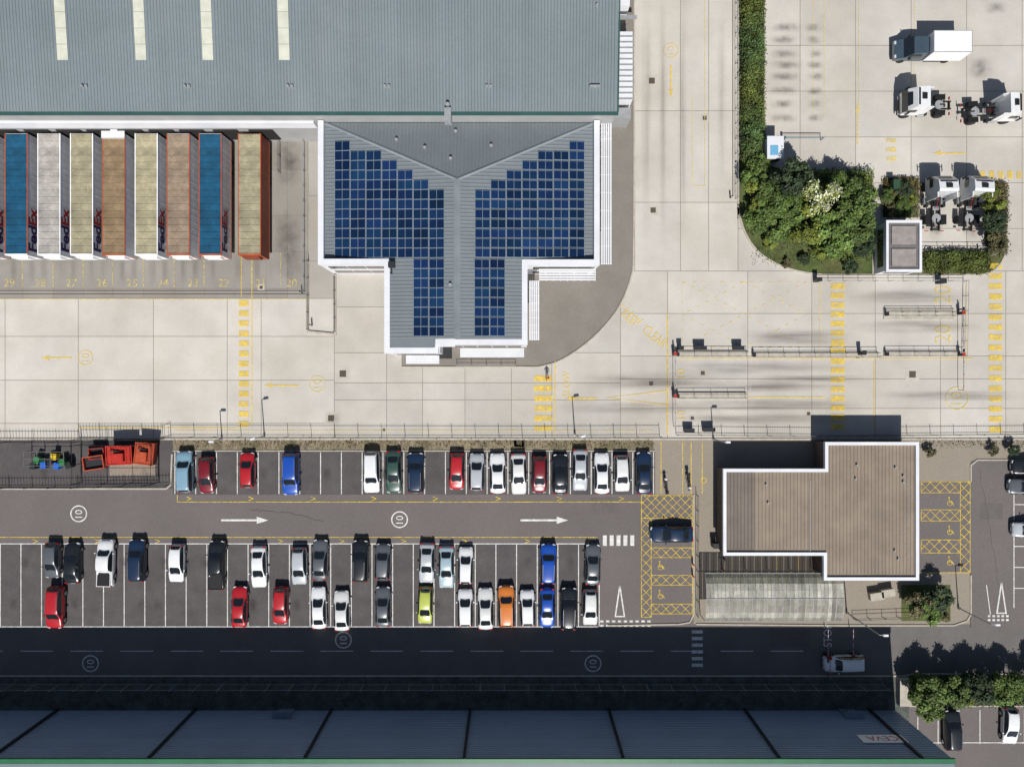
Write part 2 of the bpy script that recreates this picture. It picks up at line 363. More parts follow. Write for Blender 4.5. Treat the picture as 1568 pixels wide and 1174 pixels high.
for x in(1405,1436,1468,1500,1535,1568,1600): line([(x,1086),(x,1138)],0.1,Wt)
line([(1405,1136),(1600,1136)],0.1,Wt)
for x in(1552,): line([(x,730),(x,930)],0.1,Wt)
for i in range(6): line([(1552,740+i*32),(1620,740+i*32)],0.1,Wt)
mk.obj('road_markings',[white_p,yellow_p,yellow_f])
# stains
tyre=stain_mat('tyre_mark_rubber',(0.07,0.06,0.055),0.5,0.09,1.3)
oil=stain_mat('oil_stain_dark',(0.06,0.055,0.05),0.5,0.9,0.9)
tyrev=stain_mat('tyre_mark_vertical',(0.10,0.085,0.07),0.24,2.0,0.05)
st=MB()
def stain(x0,y0,x1,y1,m):
    p=WP([(x0,y1),(x1,y1),(x1,y0),(x0,y0)]); z=0.085+0.002*(len(st.f)%6)
    st.add([(a,b_,z) for a,b_ in p],[(0,1,2,3)],m); st.uv+=[(0,0),(1,0),(1,1),(0,1)]
for r in((1000,550,1330,576),(990,580,1320,603),(1000,608,1350,632),(1000,630,1330,652),(1120,500,1320,534),(1280,487,1530,513),(1120,572,1350,588),(860,566,1150,600),(840,614,1130,636),(1280,440,1510,468),(1320,596,1590,616)): stain(*r,0)
for i,y in enumerate((43,62,84,100,118,140,160,182)):
    stain(1173,y-9,1226+random.uniform(-5,8),y+9,1); stain(1230+random.uniform(-3,3),y-8,1264,y+8,1)
for r in((495,630,525,652),(1505,2,1545,25),(1475,85,1525,125),(1420,330,1445,372),(1470,330,1500,372)): stain(*r,1)
for r in((980,-60,1000,420),(1006,-60,1024,420),(1036,-60,1054,400),(1096,-20,1114,310)): stain(*r,2)
for x in(35,82,128,173,220,267,313,380,430): stain(x-22,380,x-6,444,2); stain(x+6,380,x+22,444,2)
stain(412,195,470,300,1);stain(415,300,468,445,1)
for i in range(40):
    x=random.uniform(20,900); y=random.choice([725,862,925]); stain(x-9,y-13,x+9,y+13,1)
st.obj('tyre_marks',[tyre,oil,tyrev])
M_mh=M('cast_iron',(0.09,0.075,0.06),0.7); M_mf=M('manhole_surround',(0.48,0.44,0.38),0.9)
def manhole(px,py,s_=8):
    m=MB(); x,y=W(px,py); r=s_/S/2
    m.box(x-r*2.0,x+r*2.0,y-r*2.0,y+r*2.0,0.0,0.03,1)
    m.box(x-r,x+r,y-r,y+r,0.0,0.045,0)
    for i in range(3): m.box(x-r*.8,x+r*.8,y-r*.7+i*r*.6,y-r*.6+i*r*.6,0.045,0.055,0)
    m.obj('manhole_cover',[M_mh,M_mf])
for p in((998,124,9),(1079,181,6),(1000,322,8),(525,572,10),(507,640,9),(1397,573,10),(997,587,6),(1076,571,6),(1313,545,6),(400,440,5),(795,676,8),(1238,633,5),(588,658,4),(1060,640,5)): manhole(*p)
d=MB()
for (x0,y0,x1,y1) in((-900,445,468,445),(-900,450,468,450)): d.ribbon(WP([(x0,y0),(x1,y1)]),0.1,0.0,0.035)
d.ribbon(WP([(1122,-100),(1122,300)]),0.1,0.0,0.035)
d.obj('drain_channel',[M_mh])
# ---------------------------------------------------------------- fences
def fence(name,pts,h=2.2,kind='pal',mat=None,z0=0.0):
    m=MB(); P=[Vector(W(*p)) for p in pts]
    for a_,b_ in zip(P[:-1],P[1:]):
        d_=b_-a_; L_=d_.length; d_=d_/L_; ang=math.atan2(d_.y,d_.x)
        def along(t): return a_+d_*t
        sp=2.75 if kind!='rail' else 1.8
        n=max(1,round(L_/sp))
        for i in range(n+1):
            q=along(L_*i/n); m.boxr(q.x,q.y,z0,z0+h+0.03,0.06,0.06,ang)
        c=along(L_/2)
        rails=(0.3,h-0.3) if kind!='rail' else (h*.5,h-0.03)
        for i,zz in enumerate(rails): m.boxr(c.x,c.y,z0+zz-.02,z0+zz+.02,L_,0.035,ang)
        if kind!='rail':
            n=int(L_/(0.36 if kind=='pal' else .2)); pw=.04 if kind=='pal' else .014
            for i in range(n):
                q=along((i+.5)*L_/n); m.boxr(q.x-d_.y*.04,q.y+d_.x*.04,z0+.08,z0+h,pw,0.01,ang)
    return m.obj(name,[mat or darkm])
fence('mesh_fence',[(262,668),(800,669),(1010,668)],1.9,'mesh',fencem)
fence('palisade_fence',[(122,672),(250,672),(262,668)],2.2)
fence('mesh_fence',[(1035,665),(1245,667),(1568,664),(1900,664)],1.5,'mesh',fencem)
fence('palisade_fence',[(-300,745),(120,745),(262,741)],1.6)
fence('metal_fence',[(-300,676),(122,676)],1.8)
fence('metal_fence',[(-300,1046),(700,1046),(1350,1046)],2.2,'mesh',greym)
fence('metal_fence',[(1066,757),(1066,940)],1.2,'rail')
fence('handrail',[(467,195),(467,448)],1.1,'rail',greym)
fence('handrail',[(473,400),(473,505)],1.1,'rail')
fence('handrail',[(514,425),(514,508)],1.1,'rail')
fence('handrail',[(430,190),(430,265)],1.1,'rail')
fence('handrail',[(1245,431),(1475,431),(1473,545)],1.1,'rail',greym)
fence('handrail',[(700,560),(790,560)],1.0,'rail',greym)
fence('metal_fence',[(1126,-200),(1126,305)],1.2,'rail',greym)
fence('metal_fence',[(1412,383),(1505,383)],1.2,'rail')
fence('cage_fence',[(126,680),(244,680),(244,738),(126,738),(126,680)],2.4,'mesh')
fence('handrail',[(1305,945),(1440,940)],1.1,'rail')
# ---------------------------------------------------------------- warehouse
wh=empty('warehouse')
EY=28.58; EX=11.09; EH=9.0; SL=math.tan(math.radians(6))
def rz(y): return EH+(y-EY)*SL
RY=95.0
m=MB()
m.add([(-140,28.45,0),(EX-.15,28.45,0),(EX-.15,28.45,EH),(-140,28.45,EH)],[(0,1,2,3)])
m.add([(EX-.15,28.45,0),(EX-.15,160,0),(EX-.15,160,EH),(EX-.15,RY,rz(RY)),(EX-.15,28.45,EH)],[(0,1,2,3,4)])
m.add([(-140,28.45,0),(-140,160,0),(-140,160,EH),(-140,RY,rz(RY)),(-140,28.45,EH)],[(4,3,2,1,0)])
m.add([(-140,160,0),(EX,160,0),(EX,160,EH),(-140,160,EH)],[(3,2,1,0)])
m.obj('walls',[wall_g],wh)
m=MB(); x=-140.0
while x<EX-0.01:
    x1=min(x+1.0,EX); t=1+random.uniform(-.03,.03)
    m.add([(x,EY,EH),(x1,EY,EH),(x1,RY,rz(RY)),(x,RY,rz(RY))],[(0,1,2,3)],0,(t,t,t))
    m.add([(x,RY,rz(RY)),(x1,RY,rz(RY)),(x1,160,EH),(x,160,EH)],[(0,1,2,3)],0,(t,t,t))
    for xr in(x+.02,x+.35,x+.68):
        if xr<EX-.1: m.add([(xr,EY,EH),(xr+.03,EY,EH+.05),(xr+.06,EY,EH+.05),(xr+.09,EY,EH),(xr,RY,rz(RY)),(xr+.03,RY,rz(RY)+.05),(xr+.06,RY,rz(RY)+.05),(xr+.09,RY,rz(RY))],[(0,1,5,4),(1,2,6,5),(2,3,7,6)],0,(t*.88,t*.88,t*.88))
    x=x1
m.obj('roof',[roofg],wh)
m=MB()
for px in(64,188,294,415):
    x0=(px-784)*.8587/13; x1=x0+1.12; y0=33.8
    for i in range(12):
        ya=y0+i*1.6; yb=ya+1.57
        m.add([(x0,ya,rz(ya)+.07),(x1,ya,rz(ya)+.07),(x1,yb,rz(yb)+.07),(x0,yb,rz(yb)+.07)],[(0,1,2,3)])
m.obj('skylights',[skylight],wh)
m=MB(); m.box(-140,EX+.12,EY-.28,EY+.05,EH-.2,EH+.03); m.box(EX,EX+.16,EY+.06,160,EH-.6,EH-.1)
m.add([(EX,EY,EH+.12),(EX+.16,EY,EH+.12),(EX+.16,RY,rz(RY)+.12),(EX,RY,rz(RY)+.12)],[(0,1,2,3)])
m.obj('gutter',[gutter_g],wh)
m=MB(); m.box(-140,-21.5,28.2,28.44,5.3,6.9); m.obj('dock_fascia',[white_clad],wh)
m=MB()
for px in(124,282,440,589,745,905):
    x0,y0=W(px,131,9.6); m.tube((x0,y0,rz(y0)),(x0,y0,rz(y0)+.3),.14,.14,8); m.box(x0+.3,x0+.55,y0-.12,y0+.12,rz(y0),rz(y0)+.25)
x0,y0=W(686,176,9); m.box(x0-.35,x0+.35,y0-.8,y0+.6,8.2,9.5); m.tube((x0,y0+.9,9),(x0,y0+.9,9.7),.2,.2,8)
x0,y0=W(912,131,9.6); m.box(x0-.5,x0+.5,y0-.05,y0+.05,rz(y0),rz(y0)+.4)
x0,y0=W(914,8,10.3); m.tube((x0,y0,rz(y0)),(x0,y0,rz(y0)+.3),.14,.14,8)
m.obj('roof_vents',[greym],wh)
m=MB()
for cx_ in(-57,-53.4,-49.8,-46.4,-42.9,-39.4,-36,-32.2,-28.2): m.box(cx_-1.35,cx_+1.35,28.3,28.43,1.1,4.2,0)
m.obj('dock_doors',[rubber],wh)
m=MB(); x0,y0=W(952,48,4);x1,y1=W(969,152,4)
m.box(11.27,x1,y1,y0,0,3.9,0)
for i in range(12):
    yy=y1+(y0-y1)*i/12; m.box(11.3,x1+.12,yy,yy+.12,3.91,4.0,1)
x0,y0=W(948,20,4);x1,y1=W(978,0,4); m.box(11.27,x1,y0,y0+.35,2.5,2.8,1); m.box(11.27,x1-.8,y1,y1+.7,0,2.8,0)
m.box(11.27,W(968,0,4)[0],W(0,176,4)[1],W(0,160,4)[1],0,3.0,1)
m.obj('side_annex',[white_clad,greym],wh)
# ---------------------------------------------------------------- office
of=empty('office_building')
PH=7.3
outl=[(486,178),(486,405),(588,405),(588,541),(672,541),(672,528),(808,528),(808,406),(918,406),(918,178)]
o_w=WP(outl,PH); o_w[0]=(o_w[0][0],28.4); o_w[-1]=(o_w[-1][0],28.4)
m=MB(); m.prism([(x*0.999,y+.1) for x,y in o_w],0,6.3); m.obj('walls',[white_clad],of)
ctr=WP([(491,178),(491,400.5),(592.5,400.5),(592.5,536.5),(667,536.5),(667,523.5),(803.5,523.5),(803.5,401.5),(914,401.5),(914,178)],PH)
ctr[0]=(ctr[0][0],28.35);ctr[-1]=(ctr[-1][0],28.35)
m=MB(); m.ribbon(ctr,0.6,6.2,PH,0)
x0,y0=W(668,531,PH);x1,y1=W(697,518,PH); m.box(x0,x1,y0,y1,PH+.003,PH+.12,0)
m.obj('parapet',[white_clad],of)
XR=-5.86; XL=ctr[1][0]+.3; XQ=ctr[8][0]-.3
yN=28.35; yH=W(0,275,7.9)[1]; yM=ctr[1][1]+.3; yS=ctr[3][1]+.3
xl2=ctr[2][0]+.3; xr2=ctr[6][0]-.3
Z0=6.5;Z1=8.0
def oz(x,y):
    a_=(x-XL)/(XR-XL) if x<XR else (XQ-x)/(XQ-XR)
    b_=(yN-y)/(yN-yH)
    return Z0+(Z1-Z0)*min(a_,b_)
m=MB()
def P3(x,y,dz=0): return (x,y,oz(x,y)+dz)
yS2=ctr[5][1]+.3
m.add([P3(XL,yN),P3(XL,yM),P3(xl2,yM),P3(xl2,yS),P3(ctr[4][0],yS),P3(ctr[4][0],yS2),(XR,yS2,Z1),(XR,yH,Z1)],[tuple(range(8))],0,(1,1,1))
m.add([P3(XQ,yN),(XR,yH,Z1),(XR,yS2,Z1),P3(xr2,yS2),P3(xr2,yM),P3(XQ,yM)],[tuple(range(6))],0,(1.05,1.05,1.05))
m.add([P3(XL,yN),(XR,yH,Z1),P3(XQ,yN)],[(0,1,2)],0,(.97,.97,.97))
def rib(a_,b_,w=.05,h=.04):
    a_=Vector(a_);b_=Vector(b_);d_=(b_-a_).normalized();n=Vector((-d_.y,d_.x,0))*w
    u=Vector((0,0,h))
    m.add([a_-n*1.6,a_-n*.7+u,a_+n*.7+u,a_+n*1.6,b_-n*1.6,b_-n*.7+u,b_+n*.7+u,b_+n*1.6],[(0,1,5,4),(1,2,6,5),(2,3,7,6)],0,(.97,.97,.97))
y=yS2+.2
while y<yN-.2:
    if y<yM: xa,xb=xl2,xr2
    else: xa,xb=XL,XQ
    if y>yH:
        f=(yN-y)/(yN-yH); xm1=XL+(XR-XL)*f; xm2=XQ+(XR-XQ)*f
    else: xm1=xm2=XR
    if xm1-xa>.2: rib(P3(xa,y),P3(xm1-.02,y))
    if xb-xm2>.2: rib(P3(xb,y),P3(xm2+.02,y))
    y+=0.4
x=XL+.4
while x<XQ-.3:
    f=(x-XL)/(XR-XL) if x<XR else (XQ-x)/(XQ-XR)
    rib(P3(x,yN-.05),P3(x,yN-(yN-yH)*f+.02)); x+=.4
m.obj('roof',[roofo],of)
m=MB()
def strip(a_,b_,w,z=.09):
    a_=Vector(a_);b_=Vector(b_);d_=(b_-a_);n=Vector((-d_.y,d_.x,0)).normalized()*w/2; u=Vector((0,0,z)); q=Vector((0,0,-.12))
    m.add([a_-n+u+q,a_+u,a_+n+u+q,b_-n+u+q,b_+u,b_+n+u+q],[(0,1,4,3),(1,2,5,4)])
strip((XR,yH,Z1),(XR,yS2,Z1),.7,.16)
strip(P3(XL+.05,yN-.05),(XR,yH,Z1),.35,.14);strip(P3(XQ-.05,yN-.05),(XR,yH,Z1),.35,.14)
m.obj('ridge_caps',[M('ridge_cap',(0.195,0.225,0.24),0.5)],of)
def rp(px,py):
    h=7.2
    for _ in range(4):
        x,y=W(px,py,h); h=oz(x,y)+.15
    return x,y
m=MB()
def panel(px,py,w=23.8,hh=14.6):
    xa,ya=rp(px+.3,py+.3); xb,yb=rp(px+w-.3,py+hh-.3)
    if xa>xb: xa,xb=xb,xa
    y0,y1=min(ya,yb),max(ya,yb)
    def q(x,y,d): 
        a_=(x-XL)/(XR-XL) if x<XR else (XQ-x)/(XQ-XR)
        return (x,y,Z0+(Z1-Z0)*a_+d)
    m.add([q(xa,y0,.12),q(xb,y0,.12),q(xb,y1,.12),q(xa,y1,.12)],[(0,1,2,3)],1)
    for e in((xa,y0,xb,y0),(xb,y0,xb,y1),(xb,y1,xa,y1),(xa,y1,xa,y0)):
        m.add([q(e[0],e[1],.04),q(e[2],e[3],.04),q(e[2],e[3],.12),q(e[0],e[1],.12)],[(0,1,2,3)],1)
    xm=(xa+xb)/2; t=random.uniform(.65,1.4); th=random.uniform(.9,1.2)
    for (u0,u1) in((xa+.035,xm-.02),(xm+.02,xb-.035)):
        m.add([q(u0,y0+.035,.127),q(u1,y0+.035,.127),q(u1,y1-.035,.127),q(u0,y1-.035,.127)],[(0,1,2,3)],0,(t,t*th,t))
tops=[0,1,1,2,3,4,5]
for c in range(7):
    for r in range(12):
        if r>=tops[c]: panel(512+c*24.1,216+r*14.9); panel(727+(6-c)*24.1,216+r*14.9)
for c in range(2):
    for r in range(8): panel(632.5+c*24.1,396.5+r*14.8); panel(726+c*23.8,396.5+r*14.8)
m.obj('solar_panels',[solar,solar_f],of)
m=MB()
for px,py in((606,212),(650,225),(697,198),(690,243),(690,437),(752,222)):
    x0,y0=W(px,py,7.6); m.tube((x0,y0,oz(x0,y0)),(x0,y0,oz(x0,y0)+.3),.1,.1,8); m.tube((x0,y0,oz(x0,y0)+.3),(x0,y0,oz(x0,y0)+.36),.17,.17,8)
m.obj('roof_vents',[greym],of)
m=MB()
def louvre(x0,y0,x1,y1,h,vert):
    a_=W(x0,y1,h);b_=W(x1,y0,h)
    n=5
    for i in range(n):
        if vert:
            xx=a_[0]+(b_[0]-a_[0])*(i+.5)/n; m.box(xx-.08,xx+.08,a_[1],b_[1],h-.1,h)
        else:
            yy=a_[1]+(b_[1]-a_[1])*(i+.5)/n; m.box(a_[0],b_[0],yy-.08,yy+.08,h-.1,h)
    n2=8
    for i in range(n2+1):
        if vert: yy=a_[1]+(b_[1]-a_[1])*i/n2; m.box(a_[0],b_[0],yy-.03,yy+.03,h-.16,h-.11)
        else: xx=a_[0]+(b_[0]-a_[0])*i/n2; m.box(xx-.03,xx+.03,a_[1],b_[1],h-.16,h-.11)
louvre(920,185,937,404,6.0,True); louvre(826,411,912,430,5.8,False); louvre(810,430,826,520,5.8,True)
louvre(622,544,672,557,5.8,False); louvre(705,533,802,547,5.8,False)
m.obj('sun_louvres',[white_clad],of)
m=MB()
for (xa,xb,yy) in((o_w[1][0]+.6,o_w[2][0]-.3,o_w[1][1]),(o_w[3][0]+.5,o_w[4][0]-.5,o_w[3][1]),(o_w[5][0]+.6,o_w[6][0]-.6,o_w[5][1]),(o_w[7][0]+.6,o_w[8][0]-.6,o_w[7][1])):
    for z0_,z1_ in((.9,2.3),(4.0,5.4)):
        n=max(1,int((xb-xa)/1.6))
        for i in range(n): w_=(xb-xa)/n; m.box(xa+i*w_+.06,xa+(i+1)*w_-.06,yy+.05,yy+.12,z0_,z1_)
xx=o_w[8][0]
for z0_,z1_ in((.9,2.3),(4.0,5.4)):
    for i in range(12): m.box(xx-.05,xx+.03,13.5+i*1.2,14.55+i*1.2,z0_,z1_)
m.obj('windows',[glass],of)
m=MB(); x0,y0=W(684,548,2.5); m.box(x0-1.1,x0+.4,y0,y0+1.4,0,2.6,0); x0,y0=W(603,405,6); m.box(x0-.3,x0+.4,y0-.6,y0,5,8,0); m.tube((x0,y0-1.2,6.5),(x0,y0-1.2,8.2),.07,.07,6,0)
m.obj('entrance_porch',[darkm],of)
# ---------------------------------------------------------------- gate building
gb=empty('gatehouse_building'); GH=3.5
ol=[(1110,720),(1266,720),(1266,679),(1405,679),(1405,886),(1264,886),(1264,848),(1110,848)]
gw=WP(ol,GH)
m=MB(); m.prism(gw,0,3.2,0); m.obj('walls',[M('dark_brick',(0.13,0.10,0.08),0.9,0.2,2)],gb)
m=MB(); m.ribbon(gw,0.36,3.0,GH,0,closed=True); m.obj('parapet',[white_clad],gb)
m=MB(); m.sheet(gw,3.25,0,(1,1,1)); x=gw[0][0]+.25
while x<gw[3][0]-.2:
    top=gw[0][1] if x<gw[2][0] else gw[2][1]; bot=gw[7][1] if x<gw[5][0] else gw[5][1]
    t=random.uniform(.95,1.04); q=(1,1,1)
    if x<W(1155,0,GH)[0]: t*=.72; q=(.95,1,1.08)
    cc=(t*q[0],t*q[1],t*q[2]); cd=(cc[0]*.9,cc[1]*.9,cc[2]*.9)
    m.sheet([(x,bot+.2),(x+.4,bot+.2),(x+.4,top-.2),(x,top-.2)],3.26,0,cc)
    m.add([(x,bot+.2,3.262),(x+.03,bot+.2,3.31),(x+.07,bot+.2,3.31),(x+.1,bot+.2,3.262),(x,top-.2,3.262),(x+.03,top-.2,3.31),(x+.07,top-.2,3.31),(x+.1,top-.2,3.262)],[(0,1,5,4),(1,2,6,5),(2,3,7,6)],0,cd)
    x+=.4
m.obj('roof',[brown_r],gb)
m=MB()
for px,py in((1312,712),(1371,716),(1310,733),(1383,729),(1173,742),(1383,738),(1176,770),(1375,856),(1370,843)):
    x0,y0=W(px,py,3.4); m.tube((x0,y0,3.27),(x0,y0,3.55),.1,.1,8)
for i in range(9):
    x0,y0=W(1388,720+i*16,3.4); m.tube((x0,y0,3.3),(x0+.2,y0-.9,3.4),.025,.025,5)
x0,y0=W(1241,735,3.4); m.box(x0-.03,x0+.03,W(0,845,3.4)[1],y0,3.3,3.36)
m.obj('roof_vents',[greym],gb)
m=MB()
for i in range(6): m.box(gw[6][0]-10+i*1.6,gw[6][0]-8.9+i*1.6,gw[6][1]-.06,gw[6][1]+.02,1,2.2)
for i in range(5): m.box(gw[5][0]+1+i*1.9,gw[5][0]+2.3+i*1.9,gw[5][1]-.06,gw[5][1]+.02,1,2.2)
m.obj('windows',[glass],gb)
# kiosk
kb=empty('security_kiosk'); m=MB(); kp=WP([(1359,339),(1410,339),(1410,414),(1359,414)],3.2); m.prism(kp,0,2.95); m.obj('walls',[white_clad],kb)
m=MB(); m.ribbon(kp,.28,2.8,3.2,closed=True); m.obj('parapet',[white_clad],kb)
m=MB(); m.sheet(kp,3.0,0); a0=W(1366,374,3.2);b0=W(1403,346,3.2); m.box(a0[0],b0[0],a0[1],b0[1],3.01,3.16,1); a0=W(1366,407,3.2);b0=W(1403,381,3.2); m.box(a0[0],b0[0],a0[1],b0[1],3.01,3.16,1)
m.obj('roof',[M('kiosk_roof',(0.14,0.13,0.13),.7,.15,1),M('kiosk_panel',(0.28,0.25,0.235),.7,.2,1)],kb)
m=MB(); m.box(kp[0][0]-.06,kp[0][0]-.01,kp[2][1]+.6,kp[0][1]-.6,1,2.2); m.box(kp[0][0]+.5,kp[1][0]-.5,kp[2][1]-.06,kp[2][1]-.01,1,2.2); m.obj('windows',[glass],kb)
# lower warehouse
lw=empty('distribution_warehouse'); LH=11.5; LY=-38.46; LX=W(1371,0)[0]
m=MB()
n=28
for i in range(n):
    z0_=LH*i/n;z1_=LH*(i+1)/n; t=1+random.uniform(-.05,.05); 
    m.add([(-160,LY,z0_),(LX,LY,z0_),(LX,LY,z1_-.05),(-160,LY,z1_-.05)],[(3,2,1,0)],0,(t,t,t))
    m.add([(-160,LY,z1_-.05),(LX,LY,z1_-.05),(LX,LY+.05,z1_-.025),(-160,LY+.05,z1_-.025)],[(3,2,1,0)],0,(.6,.6,.6))
    m.add([(-160,LY+.05,z1_-.025),(LX,LY+.05,z1_-.025),(LX,LY,z1_),(-160,LY,z1_)],[(3,2,1,0)],0,(.8,.8,.8))
m.add([(LX,LY,0),(LX,-110,0),(LX,-110,LH),(LX,LY,LH)],[(0,1,2,3)]); m.add([(-160,LY,0),(-160,-110,0),(-160,-110,LH),(-160,LY,LH)],[(0,1,2,3)]);m.add([(-160,-110,0),(LX,-110,0),(LX,-110,LH),(-160,-110,LH)],[(0,1,2,3)])
m.obj('walls',[wall_b],lw)
m=MB(); m.add([(-160,LY,LH),(LX,LY,LH),(LX,-75,LH+3),(-160,-75,LH+3)],[(0,1,2,3)],0);m.add([(-160,-75,LH+3),(LX,-75,LH+3),(LX,-110,LH),(-160,-110,LH)],[(0,1,2,3)],0); m.obj('roof',[roofg],lw)
m=MB(); m.box(-160,LX+.1,LY-.3,LY+.2,LH-.25,LH+.06); m.obj('gutter',[M('bright_green_trim',(0.03,0.14,0.07),.4)],lw)
m=MB()
for px in(-330,-120,90,300,508,720,932,1140,1330):
    x0=W(px,0)[0]; m.box(x0-.13,x0+.13,LY+.06,LY+.3,0,LH-.25)
m.obj('downpipes',[darkm],lw)
m=MB()
for px in(440,1295): x0=W(px,0)[0]; m.box(x0-.9,x0+.9,LY+.06,LY+.2,0,2.1); m.box(x0-1.1,x0+1.1,LY+.06,LY+.9,2.2,2.3)
m.obj('doors',[M('door_grey',(.2,.25,.3),.5)],lw)
m=MB(); sx=W(1351,1132,7.1)[0]; m.box(sx-2.4,sx+2.4,LY+.06,LY+.16,6.3,8.0,0)
v,f,r=textmesh('CEVA'); m.add([(sx-x*.95,LY+.17,7.15+y*1.0) for x,y in v],[tuple(q) for q in f],1)
m.obj('wall_sign',[M('sign_white',(.85,.85,.85),.4,0,1,0),redm],lw)
m=MB(); m.box(W(1372,0)[0],W(1390,0)[0],W(0,1076)[1],W(0,1036)[1],0,.9); m.obj('concrete_plinth',[kerbm])
# shelter canopy
sh=empty('bicycle_shelter')
polyc=M('polycarbonate',(0.34,0.34,0.285),0.25,0.3,0.7,0.2,5,attr=True,spec=.6,alpha=0.84)
m=MB(); x0,_=W(1081,0,2.6);x1,_=W(1291,0,2.6); yb=W(0,950,2.2)[1]; yt=W(0,877,2.2)[1]; nx=36; na=8
def arch(t): 
    a_=math.pi*(0.12+0.76*t); return yb+(yt-yb)*(0.5-math.cos(a_)/1.86),1.9+0.95*math.sin(a_)
rows=[.7,.95,.6,.85,1.45,1.3,.6,.42]
for i in range(nx):
    xa=x0+(x1-x0)*i/nx+.02; xb=x0+(x1-x0)*(i+1)/nx-.02; ct=random.uniform(.6,1.2)
    if random.random()<.15: ct*=1.4
    for j in range(na):
        ya,za=arch(j/na);yb2,zb=arch((j+1)/na); t=ct*rows[j]*random.uniform(.9,1.1)
        m.add([(xa,ya,za),(xb,ya,za),(xb,yb2,zb),(xa,yb2,zb)],[(0,1,2,3)],0,(t,t*.98,t*(.9 if j>5 else 1.0)))
m.obj('roof_panels',[polyc],sh)
m=MB()
for i in range(0,nx+1,2):
    xa=x0+(x1-x0)*i/nx
    for j in range(na):
        ya,za=arch(j/na);yb2,zb=arch((j+1)/na); m.tube((xa,ya,za+.02),(xa,yb2,zb+.02),.03,.03,5)
    if i%6==0:
        for t in(0,1): ya,za=arch(t); m.tube((xa,ya,0),(xa,ya,za),.05,.05,6)
for t in(0,.5,1): ya,za=arch(t); m.tube((x0,ya,za+.03),(x1,ya,za+.03),.04,.04,6)
m.obj('frame',[greym],sh)
m=MB()
for i in range(12):
    xa=x0+1+(x1-x0-2)*i/11; yc=(yb+yt)/2
    m.tube((xa,yc-.4,0),(xa,yc-.4,.8),.03,.03,6);m.tube((xa,yc+.4,0),(xa,yc+.4,.8),.03,.03,6);m.tube((xa,yc-.4,.8),(xa,yc+.4,.8),.03,.03,6)
m.obj('cycle_stands',[greym],sh)
